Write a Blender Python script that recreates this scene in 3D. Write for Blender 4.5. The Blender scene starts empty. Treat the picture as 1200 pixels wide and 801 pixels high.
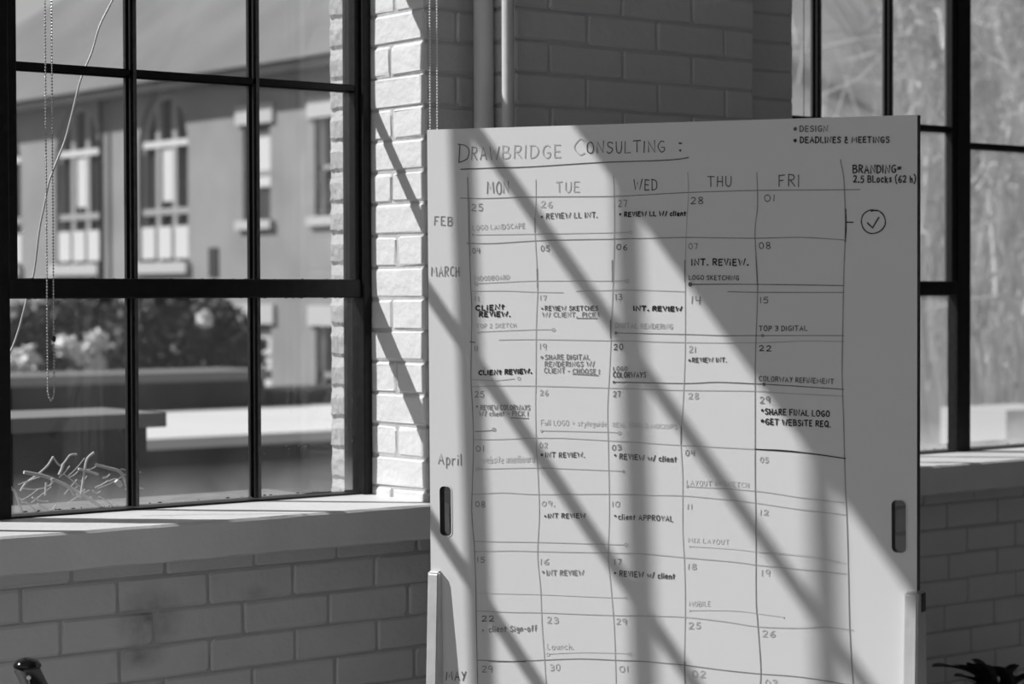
import bpy, bmesh, math, random
from mathutils import Vector, Matrix
random.seed(7)
S = bpy.context.scene
C = S.collection

# ---------------------------------------------------------------- camera, world, sun, exposure
CZ = 1.385                                   # eye height
FPX = 2600.0                                 # focal length in pixels of the 1200 px wide frame
yaw = math.atan2(3230, FPX); pitch = math.atan(53.5 / FPX); roll = .003
VH = Vector((math.cos(yaw), math.sin(yaw), 0)); R0 = Vector((math.sin(yaw), -math.cos(yaw), 0)); ZU = Vector((0, 0, 1))
FW = VH * math.cos(pitch) - ZU * math.sin(pitch)
U1 = ZU * math.cos(pitch) + VH * math.sin(pitch)
CR = R0 * math.cos(roll) - U1 * math.sin(roll)
CU = U1 * math.cos(roll) + R0 * math.sin(roll)
CAM = Vector((0, 0, CZ))
cd = bpy.data.cameras.new('camera'); cam = bpy.data.objects.new('camera', cd); C.objects.link(cam)
cam.matrix_world = Matrix(((CR.x, CU.x, -FW.x, 0), (CR.y, CU.y, -FW.y, 0), (CR.z, CU.z, -FW.z, CZ), (0, 0, 0, 1)))
cd.sensor_width = 36; cd.lens = FPX * 36 / 1200; cd.clip_end = 500; cd.clip_start = .05
cd.dof.use_dof = True; cd.dof.focus_distance = 4.15; cd.dof.aperture_fstop = 5.0
S.camera = cam

W = bpy.data.worlds.new('overcast_blue_as_grey'); S.world = W; W.use_nodes = True
nt = W.node_tree; nt.nodes.clear()
wo = nt.nodes.new('ShaderNodeOutputWorld'); bg = nt.nodes.new('ShaderNodeBackground')
tc = nt.nodes.new('ShaderNodeTexCoord'); sx = nt.nodes.new('ShaderNodeSeparateXYZ'); cr = nt.nodes.new('ShaderNodeValToRGB')
nt.links.new(tc.outputs['Generated'], sx.inputs[0]); nt.links.new(sx.outputs['Z'], cr.inputs[0])
cr.color_ramp.elements[0].position = 0.0; cr.color_ramp.elements[0].color = (.90, .90, .90, 1)
cr.color_ramp.elements[1].position = 0.7; cr.color_ramp.elements[1].color = (.42, .42, .42, 1)
nt.links.new(cr.outputs[0], bg.inputs[0]); bg.inputs[1].default_value = .60
nt.links.new(bg.outputs[0], wo.inputs[0])

SDX, SK = 1.256, 1.387                         # sun travels (SDX, -1, -SK)
sl = bpy.data.lights.new('sun', 'SUN'); so = bpy.data.objects.new('sun', sl); C.objects.link(so)
so.rotation_euler = Vector((SDX, -1, -SK)).to_track_quat('-Z', 'Y').to_euler()
so.location = (-8, 12, 12); sl.energy = 6.6; sl.angle = math.radians(.53)
S.view_settings.view_transform = 'Standard'; S.view_settings.look = 'None'
S.view_settings.exposure = 0.0; S.view_settings.gamma = 1.0; S.view_settings.use_curve_mapping = False

# ---------------------------------------------------------------- helpers
def ray(px, py):
    return FW + CR * ((px - 600) / FPX) + CU * ((400.5 - py) / FPX)
def at_y(px, py, Y):
    r = ray(px, py); return CAM + r * (Y / r.y)
def at_x(px, py, X):
    r = ray(px, py); return CAM + r * (X / r.x)
def at_z(px, py, z):
    r = ray(px, py); return CAM + r * ((z - CZ) / r.z)
def to_px(P):
    d = Vector(P) - CAM; z = d.dot(FW)
    return (600 + FPX * d.dot(CR) / z, 400.5 - FPX * d.dot(CU) / z) if z > .1 else (-9999, -9999)

def G(v): return (v, v, v, 1)
def mat(name, v, rough=.7, bump=0, bscale=60, var=0, vscale=8, metal=0, spec=.5, bdist=.004, stain=None, coord='Object'):
    m = bpy.data.materials.new(name); m.use_nodes = True; n = m.node_tree; b = n.nodes['Principled BSDF']
    b.inputs['Base Color'].default_value = G(v); b.inputs['Roughness'].default_value = rough
    b.inputs['Metallic'].default_value = metal; b.inputs['Specular IOR Level'].default_value = spec
    t = n.nodes.new('ShaderNodeTexCoord') if coord != 'Position' else n.nodes.new('ShaderNodeNewGeometry')
    vec = t.outputs[coord]
    if var:
        no = n.nodes.new('ShaderNodeTexNoise'); no.inputs['Scale'].default_value = vscale; no.inputs['Detail'].default_value = 5
        r = n.nodes.new('ShaderNodeValToRGB'); r.color_ramp.elements[0].position = .3; r.color_ramp.elements[1].position = .7
        r.color_ramp.elements[0].color = G(max(0, v - var)); r.color_ramp.elements[1].color = G(v + var)
        n.links.new(vec, no.inputs['Vector']); n.links.new(no.outputs['Fac'], r.inputs[0]); n.links.new(r.outputs[0], b.inputs['Base Color'])
        last = r.outputs[0]
        if stain:                            # real dirt marks: (centre, size, darkness)
            for (c, sz, dk) in stain:
                mp = n.nodes.new('ShaderNodeMapping'); mp.vector_type = 'TEXTURE'
                mp.inputs['Location'].default_value = c; mp.inputs['Scale'].default_value = sz
                n.links.new(vec, mp.inputs[0])
                gr = n.nodes.new('ShaderNodeTexGradient'); gr.gradient_type = 'SPHERICAL'; n.links.new(mp.outputs[0], gr.inputs[0])
                n2 = n.nodes.new('ShaderNodeTexNoise'); n2.inputs['Scale'].default_value = 45; n2.inputs['Detail'].default_value = 6
                n.links.new(vec, n2.inputs['Vector'])
                mu = n.nodes.new('ShaderNodeMath'); mu.operation = 'MULTIPLY'; n.links.new(gr.outputs['Fac'], mu.inputs[0]); n.links.new(n2.outputs['Fac'], mu.inputs[1])
                m3 = n.nodes.new('ShaderNodeMath'); m3.operation = 'MULTIPLY'; m3.use_clamp = True; m3.inputs[1].default_value = dk; n.links.new(mu.outputs[0], m3.inputs[0])
                mx = n.nodes.new('ShaderNodeMix'); mx.data_type = 'RGBA'; mx.inputs['B'].default_value = G(.05)
                n.links.new(m3.outputs[0], mx.inputs['Factor']); n.links.new(last, mx.inputs['A']); n.links.new(mx.outputs['Result'], b.inputs['Base Color'])
                last = mx.outputs['Result']
    if bump:
        nb = n.nodes.new('ShaderNodeTexNoise'); nb.inputs['Scale'].default_value = bscale; nb.inputs['Detail'].default_value = 6
        bp = n.nodes.new('ShaderNodeBump'); bp.inputs['Strength'].default_value = bump; bp.inputs['Distance'].default_value = bdist
        n.links.new(vec, nb.inputs['Vector']); n.links.new(nb.outputs['Fac'], bp.inputs['Height']); n.links.new(bp.outputs[0], b.inputs['Normal'])
    return m

stl = at_y(177, 725, 3.835)
M = {}
M['paint'] = mat('painted_brick', .63, .62, .9, 38, .02, 14, coord='Position', bdist=.004,
                 stain=[(tuple(stl), (.085, .05, .075), 1.0), (tuple(at_y(165, 768, 3.835)), (.07, .05, .035), .9), (tuple(at_y(300, 695, 3.835)), (.04, .05, .02), .5)])
M['mortar'] = mat('painted_mortar', .43, .75, .8, 70, .04, 20, coord='Position')  # darker than the bricks: crevice shade and dirt put into the colour
M['wallpaint'] = mat('shaded_pier_paint', .52, .6, .8, 38, .015, 14, coord='Position', bdist=.004)  # same paint as the other bricks, darkened for the pier's shade
M['mortar2'] = mat('pier_mortar', .42, .75, .8, 70, .03, 20, coord='Position')  # joints darker still, crevice shade and dirt in the colour
M['sill'] = mat('painted_concrete_sill', .64, .6, .5, 90, .03, 10, coord='Position', bdist=.002)
M['steel'] = mat('black_painted_steel', .005, .42, .25, 160, .003, 60, coord='Position', bdist=.001, spec=.28)
M['steel_gleam'] = mat('grey_steel_gleam', .075, .4, .3, 160, .02, 60, coord='Position', bdist=.001)  # grey gleam on the upright bars, put into the colour
M['putty'] = mat('old_black_putty', .02, .6, .6, 120, .01, 50, coord='Position')
M['chip'] = mat('chipped_paint', .5, .7)
M['board'] = mat('whiteboard_laminate', .68, .45, 0, 10, .008, 3, spec=.2)
M['edge'] = mat('dark_board_edge', .03, .5)
M['ply'] = mat('pale_plywood', .50, .45, .2, 80, .05, 12)
M['pipe'] = mat('painted_pipe', .55, .4, .2, 40, .03, 10, coord='Position')
M['bead'] = mat('nickel_bead', .45, .25, metal=.6)
M['bead2'] = mat('white_plastic_bead', .85, .35)
M['cable'] = mat('white_cable', .45, .4)
M['knob'] = mat('glossy_black_plastic', .006, .12)
M['dkmetal'] = mat('dark_tube', .010, .75)
M['screw'] = mat('screw_steel', .5, .3, metal=.9)
M['leafdark'] = mat('dark_leaf', .02, .5, .2, 30, .008, 20)
M['pot'] = mat('clay_pot', .18, .8, .3)
M['soil'] = mat('soil', .03, .95, .6)
M['floor'] = mat('worn_wood_floor', .46, .5, .2, 30, .05, 3, coord='Position')
M['ceil'] = mat('ceiling_paint', .75, .8)
M['plaster'] = mat('plaster', .5, .8)
M['plaster2'] = mat('front_plaster', .68, .8)
M['blind'] = mat('blind_fabric', .3, .9)
M['inkf'] = mat('faint_ink', .59, .5); M['inkl'] = mat('light_ink', .45, .5); M['inkm'] = mat('medium_ink', .24, .5)
M['inkd'] = mat('dark_ink', .09, .5); M['inkb'] = mat('black_ink', .008, .5)
# outdoors
M['oldbrick'] = mat('rough_outer_brick', .31, .85, .8, 30, .04, 30, coord='Position', bdist=.008)
M['facade'] = mat('far_brick_facade', .225, .9, .3, 8, .03, 1.2, coord='Position')
M['roof'] = mat('slate_roof', .135, .9, .2, 6, .02, .8, coord='Position')
M['stone'] = mat('pale_stone', .40, .8)
M['whitepaint'] = mat('white_joinery', .52, .7)
M['farglass'] = mat('dark_far_glass', .05, .3)
M['greyjoin'] = mat('grey_joinery', .28, .7)
M['bark'] = mat('bark', .12, .9)
M['leaf'] = mat('leaf', .06, .6, 0, 1, .03, 9)
M['leaf2'] = mat('sunlit_leaf_tone', .85, .6)  # sun on the trees painted as near-white leaves
M['twig'] = mat('dry_twig', .42, .8)
M['whiteroof'] = mat('white_roof_membrane', .56, .8, 0, 1, .02, .6, coord='Position')
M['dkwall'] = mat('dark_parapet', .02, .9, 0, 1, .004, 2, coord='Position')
M['bitumen'] = mat('bitumen_roof', .016, .9, .4, 30, .006, 2, coord='Position')
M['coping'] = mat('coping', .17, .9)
M['ledge'] = mat('dirty_ledge', .09, .95, .6, 40, .04, 12, coord='Position')
M['ground'] = mat('pale_ground', .20, .95, .3, 2, .08, .35, coord='Position')
M['hill'] = mat('dry_grass_bank', .18, .95, .5, 3, .07, 1.1, coord='Position')
M['branch'] = mat('grey_branch', .34, .9)
M['branchd'] = mat('dark_branch', .10, .9)

def glass_mat(name, dust, edge, zb):
    m = bpy.data.materials.new(name); m.use_nodes = True; n = m.node_tree; n.nodes.clear()
    out = n.nodes.new('ShaderNodeOutputMaterial'); tr = n.nodes.new('ShaderNodeBsdfTransparent'); tr.inputs[0].default_value = G(.96)
    gl = n.nodes.new('ShaderNodeBsdfGlossy'); gl.inputs['Roughness'].default_value = .02
    lw = n.nodes.new('ShaderNodeLayerWeight'); pw = n.nodes.new('ShaderNodeMath'); pw.operation = 'POWER'; pw.inputs[1].default_value = 5
    ad = n.nodes.new('ShaderNodeMath'); ad.operation = 'MULTIPLY_ADD'; ad.inputs[1].default_value = .8; ad.inputs[2].default_value = .03
    n.links.new(lw.outputs['Facing'], pw.inputs[0]); n.links.new(pw.outputs[0], ad.inputs[0])
    m1 = n.nodes.new('ShaderNodeMixShader'); n.links.new(ad.outputs[0], m1.inputs[0]); n.links.new(tr.outputs[0], m1.inputs[1]); n.links.new(gl.outputs[0], m1.inputs[2])
    # dust film: fine specks, cloudiness, and a grimy bottom edge (real dirt, lit by the sun)
    df = n.nodes.new('ShaderNodeBsdfTranslucent'); df.inputs[0].default_value = G(.8)
    ge = n.nodes.new('ShaderNodeNewGeometry')
    ns = n.nodes.new('ShaderNodeTexNoise'); ns.inputs['Scale'].default_value = 6; ns.inputs['Detail'].default_value = 5; n.links.new(ge.outputs['Position'], ns.inputs['Vector'])
    vo = n.nodes.new('ShaderNodeTexVoronoi'); vo.inputs['Scale'].default_value = 95; n.links.new(ge.outputs['Position'], vo.inputs['Vector'])
    sp = n.nodes.new('ShaderNodeMapRange'); sp.inputs['From Min'].default_value = .05; sp.inputs['From Max'].default_value = .13
    sp.inputs['To Min'].default_value = .34; sp.inputs['To Max'].default_value = 0; n.links.new(vo.outputs['Distance'], sp.inputs['Value'])
    nm = n.nodes.new('ShaderNodeTexNoise'); nm.inputs['Scale'].default_value = 5; n.links.new(ge.outputs['Position'], nm.inputs['Vector'])
    gt = n.nodes.new('ShaderNodeMapRange'); gt.inputs['From Min'].default_value = .5; gt.inputs['From Max'].default_value = .68; n.links.new(nm.outputs['Fac'], gt.inputs['Value'])
    sm = n.nodes.new('ShaderNodeMath'); sm.operation = 'MULTIPLY'; n.links.new(sp.outputs[0], sm.inputs[0]); n.links.new(gt.outputs[0], sm.inputs[1])
    dm = n.nodes.new('ShaderNodeMath'); dm.operation = 'MULTIPLY_ADD'; dm.inputs[1].default_value = dust * 1.4; n.links.new(ns.outputs['Fac'], dm.inputs[0]); n.links.new(sm.outputs[0], dm.inputs[2])
    sz = n.nodes.new('ShaderNodeSeparateXYZ'); n.links.new(ge.outputs['Position'], sz.inputs[0])
    bt = n.nodes.new('ShaderNodeMapRange'); bt.inputs['From Min'].default_value = zb; bt.inputs['From Max'].default_value = zb + .085
    bt.inputs['To Min'].default_value = edge; bt.inputs['To Max'].default_value = 0; n.links.new(sz.outputs['Z'], bt.inputs['Value'])
    sq = n.nodes.new('ShaderNodeMath'); sq.operation = 'MULTIPLY_ADD'; n.links.new(bt.outputs[0], sq.inputs[0]); n.links.new(ns.outputs['Fac'], sq.inputs[1]); n.links.new(dm.outputs[0], sq.inputs[2])
    sq.use_clamp = True
    m2 = n.nodes.new('ShaderNodeMixShader'); n.links.new(sq.outputs[0], m2.inputs[0]); n.links.new(m1.outputs[0], m2.inputs[1]); n.links.new(df.outputs[0], m2.inputs[2])
    n.links.new(m2.outputs[0], out.inputs[0]); return m
M['glass'] = glass_mat('dusty_window_glass', .018, .24, .955)
M['glass2'] = glass_mat('hazy_window_glass', .12, .35, .955)

def link(name, me, m, parent=None):
    o = bpy.data.objects.new(name, me); C.objects.link(o)
    if m is not None and not me.materials: me.materials.append(m)
    if parent is not None: o.parent = parent
    return o
def obj(name, bm, m, parent=None, smooth=False):
    me = bpy.data.meshes.new(name); bm.normal_update(); bm.to_mesh(me); bm.free()
    if smooth:
        for p in me.polygons: p.use_smooth = True
    return link(name, me, m, parent)
def tag(o, label=None, cat=None, group=None, kind=None):
    if label: o['label'] = label
    if cat: o['category'] = cat
    if group: o['group'] = group
    if kind: o['kind'] = kind
    return o
def empty(name, loc=(0, 0, 0)):
    o = bpy.data.objects.new(name, None); C.objects.link(o); o.location = loc; o.empty_display_size = .05; return o
def local(parent, o):                        # part built in world coordinates, parent empty has only a translation
    o.matrix_parent_inverse = Matrix.Translation(-Vector(parent.location)); return o

def box(bm, x0, x1, y0, y1, z0, z1, bev=0, M4=None):
    v = [bm.verts.new(p) for p in ((x0, y0, z0), (x1, y0, z0), (x1, y1, z0), (x0, y1, z0), (x0, y0, z1), (x1, y0, z1), (x1, y1, z1), (x0, y1, z1))]
    fs = [bm.faces.new([v[i] for i in q]) for q in ((3, 2, 1, 0), (4, 5, 6, 7), (0, 1, 5, 4), (1, 2, 6, 5), (2, 3, 7, 6), (3, 0, 4, 7))]
    if bev:
        es = list({e for f in fs for e in f.edges})
        r = bmesh.ops.bevel(bm, geom=es, offset=bev, segments=2, affect='EDGES', profile=.5)
        v = list({w for f in r['faces'] for w in f.verts} | {w for w in v if w.is_valid})
    if M4: bmesh.ops.transform(bm, matrix=M4, verts=[w for w in v if w.is_valid])
    return v
def boxobj(name, b, m, parent=None, bev=0):
    bm = bmesh.new(); box(bm, *b, bev=bev); return obj(name, bm, m, parent)
def tube(bm, pts, r, seg=8, cap=True):
    pts = [Vector(p) for p in pts]; rs = r if isinstance(r, (list, tuple)) else [r] * len(pts)
    rings = []; prev = None
    for i, p in enumerate(pts):
        d = (pts[min(i + 1, len(pts) - 1)] - pts[max(i - 1, 0)]).normalized()
        a = prev if prev is not None else (Vector((0, 0, 1)) if abs(d.z) < .9 else Vector((1, 0, 0)))
        s = (a - d * a.dot(d)).normalized(); prev = s; t = d.cross(s)
        rings.append([bm.verts.new(p + (s * math.cos(2 * math.pi * k / seg) + t * math.sin(2 * math.pi * k / seg)) * rs[i]) for k in range(seg)])
    for a, b in zip(rings, rings[1:]):
        for k in range(seg): bm.faces.new((a[k], a[(k + 1) % seg], b[(k + 1) % seg], b[k]))
    if cap: bm.faces.new(rings[0][::-1]); bm.faces.new(rings[-1])
def catmull(pts, n=6):
    P = [Vector(p) for p in pts]; out = []
    for i in range(len(P) - 1):
        a, b, c, d = P[max(i - 1, 0)], P[i], P[i + 1], P[min(i + 2, len(P) - 1)]
        for k in range(n):
            t = k / n
            out.append(.5 * ((2 * b) + (c - a) * t + (2 * a - 5 * b + 4 * c - d) * t * t + (-a + 3 * b - 3 * c + d) * t ** 3))
    return out + [P[-1]]

# ---------------------------------------------------------------- setting: shell of the room
YG = 4.0                                     # glass plane
YW, YL, YP = 3.77, 3.84, 3.64                # wall face, recessed spandrel face, pier face
ZS = .95                                     # sill top
def struct(o): o['kind'] = 'structure'; return o
struct(boxobj('floor', (-4, 9, -3.5, 4.16, -.15, 0), M['floor']))
struct(boxobj('ceiling', (-4, 9, -3.5, 4.16, 3.45, 3.6), M['ceil']))
struct(boxobj('wall_front', (-4, 9, -3.65, -3.5, -.15, 3.6), M['plaster2']))
struct(boxobj('wall_right', (9, 9.15, -3.5, 4.16, -.15, 3.6), M['plaster']))

wall = empty('wall_back', (0, 3.8, 0)); struct(wall)
bm = bmesh.new()
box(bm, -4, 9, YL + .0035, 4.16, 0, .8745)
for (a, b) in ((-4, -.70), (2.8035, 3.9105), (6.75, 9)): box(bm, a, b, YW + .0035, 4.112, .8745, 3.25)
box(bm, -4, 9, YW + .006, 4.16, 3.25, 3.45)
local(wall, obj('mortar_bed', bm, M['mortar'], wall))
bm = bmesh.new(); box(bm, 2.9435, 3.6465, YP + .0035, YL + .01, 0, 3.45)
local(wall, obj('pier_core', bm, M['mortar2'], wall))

Z0 = .836; CH = .0681; JT = .0052
rng = random.Random(3)
stuffbm = {}
NB = [0]
def brick_mesh(w, h, d, j=.0019, ch=.0035):
    """box w x d x h whose front (local -y at y=0) has an eroded chamfer; origin at centre of front face"""
    bm = bmesh.new(); W2, H2 = w / 2, h / 2
    J = lambda s=1: rng.uniform(-j, j) * s
    cuts = [rng.uniform(.0015, .0075) for _ in range(8)]
    def ring(inx, inz, y):
        o = []
        for i, (sx, sz) in enumerate(((-1, -1), (1, -1), (1, 1), (-1, 1))):
            cx, cz = (cuts[2 * i], 0), (0, cuts[2 * i + 1])
            for dx, dz in ((cz, cx) if i % 2 == 0 else (cx, cz)):
                o.append(bm.verts.new((sx * (W2 - inx - dx) + J(.6), y + J(.4), sz * (H2 - inz - dz) + J(.6))))
        return o
    a = ring(0, 0, d); b = ring(0, 0, ch); c = ring(ch * 1.2, ch * 1.2, 0)
    for p, q in ((a, b), (b, c)):
        for k in range(8): bm.faces.new((p[k], p[(k + 1) % 8], q[(k + 1) % 8], q[k]))
    # split the front into a 2x3 patch so that it can be slightly uneven
    bm.faces.new(c)
    return bm
HID = [(505, 155), (1075, 140)]
def brick(face, u0, u1, z0, z1, m, depth=.02, j=.0016):
    """face: ('Y', y) facing -Y, u along X;  ('X', x, sgn) facing sgn*X, u along Y"""
    w = (u1 - u0) - JT + rng.uniform(-.002, .001); h = (z1 - z0) - JT * .8 + rng.uniform(-.0016, .001)
    if w < .012: return
    cu, cz = (u0 + u1) / 2, (z0 + z1) / 2
    if face[0] == 'Y':
        loc = Vector((cu, face[1] + rng.uniform(-.0012, .0012), cz)); rz = 0
    else:
        loc = Vector((face[1] - face[2] * rng.uniform(-.001, .001), cu, cz)); rz = math.radians(-90 if face[2] < 0 else 90)
    rot = Matrix.Rotation(rz, 4, 'Z') @ Matrix.Rotation(rng.uniform(-.004, .004), 4, 'Y')
    x, y = to_px(loc)
    vis = -45 < x < 1245 and -30 < y < 830 and not (512 < x < 1066 and y > 160)
    bm = brick_mesh(w, h, depth, j)
    if vis and NB[0] < 290:
        NB[0] += 1
        o = obj('brick', bm, m, wall)
        o.matrix_world = Matrix.Translation(loc) @ rot
        o.matrix_parent_inverse = Matrix.Translation(-Vector(wall.location))
        o.matrix_basis = Matrix.Translation(loc) @ rot
    else:
        t = stuffbm.setdefault(m.name, (bmesh.new(), m))[0]
        bmesh.ops.transform(bm, matrix=Matrix.Translation(loc) @ rot, verts=bm.verts)
        me = bpy.data.meshes.new('t'); bm.to_mesh(me); bm.free(); t.from_mesh(me); bpy.data.meshes.remove(me)
def rows(zlo, zhi):
    n = math.floor((zlo - Z0) / CH); out = []
    while Z0 + n * CH < zhi - .002:
        a, b = max(Z0 + n * CH, zlo), min(Z0 + (n + 1) * CH, zhi)
        if b - a > .02: out.append((n, a, b))
        n += 1
    return out
# spandrel under the sills
LB = at_y(343, 720, YL).x - at_y(240, 720, YL).x
LB = .2055
base = at_y(240, 715, YL).x
for n, a, b in rows(0, .874):
    off = base + (0 if n % 2 else LB / 2) + rng.uniform(-.006, .006)
    k = math.floor((-4 - off) / LB)
    x = off + k * LB
    while x < 9:
        x1 = x + LB + rng.uniform(-.004, .004)
        if not (2.9 < x and x1 < 3.7): brick(('Y', YL), max(x, -4), min(x1, 9), a, b, M['paint'])
        x = x1
# pier front and its left side
jA = at_y(645, 35, YP).x; LP = (at_y(811, 55, YP).x - jA) / 2
for n, a, b in rows(0, 3.45):
    x = jA - (LP if n % 2 else LP / 2) * (1 if (n % 2) else 1)
    xs = [2.939]
    j = jA if n % 2 else jA + LP / 2
    while j < 3.651 - .03: xs.append(j + rng.uniform(-.003, .003)); j += LP
    xs.append(3.651)
    for p, q in zip(xs, xs[1:]): brick(('Y', YP), p, q, a, b, M['wallpaint'])
    brick(('X', 2.940, -1), YP + .006, YW, a, b, M['wallpaint'])
    brick(('X', 3.650, 1), YP + .012, YW, a, b, M['wallpaint'])
# wall face beside pier, reveals
for n, a, b in rows(.875, 3.25):
    if n % 2: brick(('Y', YW), 2.7985, 2.938, a, b, M['wallpaint'])
    else: brick(('Y', YW), 2.7985, 2.885, a, b, M['wallpaint']); brick(('Y', YW), 2.885, 2.938, a, b, M['wallpaint'])
    if n % 2: brick(('Y', YW), 3.652, 3.914, a, b, M['wallpaint'])
    else: brick(('Y', YW), 3.652, 3.728, a, b, M['wallpaint']); brick(('Y', YW), 3.728, 3.914, a, b, M['wallpaint'])
    if n % 2 == 0: brick(('X', 2.80, -1), YW + .001, 3.99, a, b, M['paint'], j=.0024)
    else:
        s = 3.885 + rng.uniform(-.012, .012)
        brick(('X', 2.80, -1), YW + .001, s, a, b, M['paint'], j=.0024); brick(('X', 2.80, -1), s, 3.99, a, b, M['paint'], j=.0024)
    brick(('X', 3.914, 1), YW + .004, 3.99, a, b, M['paint'])
for k, (bmx, m) in stuffbm.items():
    local(wall, tag(obj('brickwork', bmx, m, wall), kind='stuff'))
# rough unpainted bricks of the outer jamb, seen through the glass
jamb = empty('wall_outer', (2.79, 4.1, 0)); struct(jamb)
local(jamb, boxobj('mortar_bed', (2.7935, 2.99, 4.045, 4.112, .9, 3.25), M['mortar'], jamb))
for n, a, b in rows(.93, 2.4):
    bm = bmesh.new(); N, K = 9, 5
    y0, y1 = 4.046, 4.115
    g = [[None] * (K + 1) for _ in range(N + 1)]
    for i in range(N + 1):
        for k in range(K + 1):
            e = (i in (0, N)) or (k in (0, K))
            g[i][k] = bm.verts.new((2.788 + (.007 if e else rng.uniform(-.0012, .0012)), y0 + (y1 - y0) * i / N + rng.uniform(-.002, .002), a + .004 + (b - a - .008) * k / K + rng.uniform(-.002, .002)))
    for i in range(N):
        for k in range(K): bm.faces.new((g[i][k], g[i][k + 1], g[i + 1][k + 1], g[i + 1][k]))
    local(jamb, obj('brick', bm, M['oldbrick'], jamb))

# ---------------------------------------------------------------- windows
def hz(h): return CZ + h
def lumps(bm, p0, p1, n, r):
    for i in range(n):
        t = rng.random(); p = Vector(p0).lerp(Vector(p1), t)
        s = r * rng.uniform(.4, 1.1)
        bmesh.ops.create_icosphere(bm, subdivisions=1, radius=1, matrix=Matrix.Translation(p) @ Matrix.Diagonal((s * rng.uniform(1, 4), s * .7, s * .8, 1)))
def tbar_v(win, x, z0, z1, w=.017, name='muntin'):
    bm = bmesh.new()
    box(bm, x - .003, x + .003, YG - .014, YG + .008, z0, z1)          # web
    box(bm, x - w / 2, x + w / 2, YG - .006, YG + .004, z0, z1)         # putty flange at the glass
    box(bm, x - .0055, x + .0055, YG - .019, YG - .014, z0, z1)          # bead
    o = local(win, obj(name, bm, M['steel'], win))
    boxobj('bead', (x + .0012, x + .0085, YG - .0205, YG - .006, z0, z1), M['steel_gleam'], o)  # lighter strip paints the light caught by the bar's front
def tbar_h(win, z, x0, x1, w=.018, name='muntin'):
    bm = bmesh.new()
    box(bm, x0, x1, YG - .014, YG + .008, z - .003, z + .003)
    box(bm, x0, x1, YG - .008, YG + .004, z - w / 2, z + w / 2)
    box(bm, x0, x1, YG - .019, YG - .014, z - .0055, z + .0055)
    local(win, obj(name, bm, M['steel'], win))
def bar(win, name, b, bev=.003): local(win, boxobj(name, b, M['steel'], win, bev))
ZT = 3.25
def window(name, x0, x1, sashR, big, centre, gl, loc, sash_left):
    """sashR: x edges of three pane columns; big: (x0,x1) mullion; centre: (x0,x1, mullion xs)"""
    w = empty(name, loc); struct(w)
    zb = ZS + .001
    bars_side = [hz(.453), hz(1.33)]
    rails = [hz(.018), hz(.888)]
    # outer frame
    for a, b in ((x0, x0 + .022), (x1 - .022, x1)): bar(w, 'frame_jamb', (a, b, YG - .035, YG + .045, zb, ZT))
    bar(w, 'frame_head', (x0, x1, YG - .035, YG + .045, ZT - .03, ZT))
    bar(w, 'frame_bottom_rail', (x0 + .022, x1 - .022, YG - .022, YG + .03, zb, zb + .007))
    pt = bmesh.new(); chips = bmesh.new()
    for (sx, bigm) in zip(sashR, big):
        bar(w, 'mullion', (bigm[0], bigm[1], YG - .024, YG + .012, zb, ZT), .003)
        lo, hi = sx[0], sx[-1]
        # opening light: stiles and rails, slightly proud
        bar(w, 'sash_stile', (lo - .020, lo, YG - .022, YG + .008, rails[0] - .01, rails[1] + .02))
        bar(w, 'sash_stile', (hi, hi + .018, YG - .022, YG + .008, rails[0] - .01, rails[1] + .02))
        for r in rails: bar(w, 'sash_rail', (lo - .020, hi + .018, YG - .026, YG + .008, r - .020, r + .020))
        levels = [zb + .014, rails[0] - .02, rails[0] + .02, bars_side[0], rails[1] - .02, rails[1] + .02, bars_side[1], ZT - .03]
        for x in sx[1:-1]:
            tbar_v(w, x, zb + .01, rails[0] - .02); tbar_v(w, x, rails[0] + .02, rails[1] - .02); tbar_v(w, x, rails[1] + .02, ZT - .03)
        for z in bars_side: tbar_h(w, z, lo, hi)
        cols = [lo] + list(sx[1:-1]) + [hi]
        zz = [(zb + .012, rails[0]), (rails[0], bars_side[0]), (bars_side[0], rails[1]), (rails[1], bars_side[1]), (bars_side[1], ZT - .02)]
        for a, b in zip(cols, cols[1:]):
            for c, d in zz:
                local(w, boxobj('pane', (a - .004, b + .004, YG - .002, YG + .002, c, d), gl, w))
                ce = c + (.020 if c in rails else .0085 if c in bars_side else .0015); de = d - (.020 if d in rails else .0085)
                lumps(pt, (a + .01, YG - .003, ce), (b - .01, YG - .003, ce), 9, .0017)
                lumps(pt, (a + .01, YG - .003, de), (b - .01, YG - .003, de), 9, .0019)
                lumps(chips, (a + .01, YG - .023, zb + .0135), (b - .01, YG - .023, zb + .0135), 1, .0010)
    if centre:
        a0, a1, ms, hs = centre
        for x in ms: tbar_v(w, x, zb + .01, ZT - .03, .019)
        for h in hs: tbar_h(w, hz(h), a0, a1)
        cols = [a0] + list(ms) + [a1]; zz = [zb + .012] + [hz(h) for h in hs] + [ZT - .02]
        for a, b in zip(cols, cols[1:]):
            for c, d in zip(zz, zz[1:]):
                local(w, boxobj('pane', (a - .004, b + .004, YG - .002, YG + .002, c, d), gl, w))
                ce = c + (.0015 if c == zz[0] else .0085)
                lumps(pt, (a + .01, YG - .003, ce), (b - .01, YG - .003, ce), 7, .0017)
                lumps(pt, (a + .01, YG - .003, d - .0085), (b - .01, YG - .003, d - .0085), 9, .0019)
    local(w, tag(obj('putty', pt, M['putty'], w), kind='stuff'))
    local(w, tag(obj('paint_chip', chips, M['chip'], w), kind='stuff'))
    return w
w1 = window('window_1', -.70, 2.80,
            [(1.966, 2.222, 2.514, 2.766), (-.666, -.414, -.134, .118)], [(1.872, 1.948), (.140, .209)],
            (.209, 1.886, (.522, .80, 1.075, 1.36, 1.633), (.453, .89, 1.33)), M['glass'], (1.05, 4, ZS), False)
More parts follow.
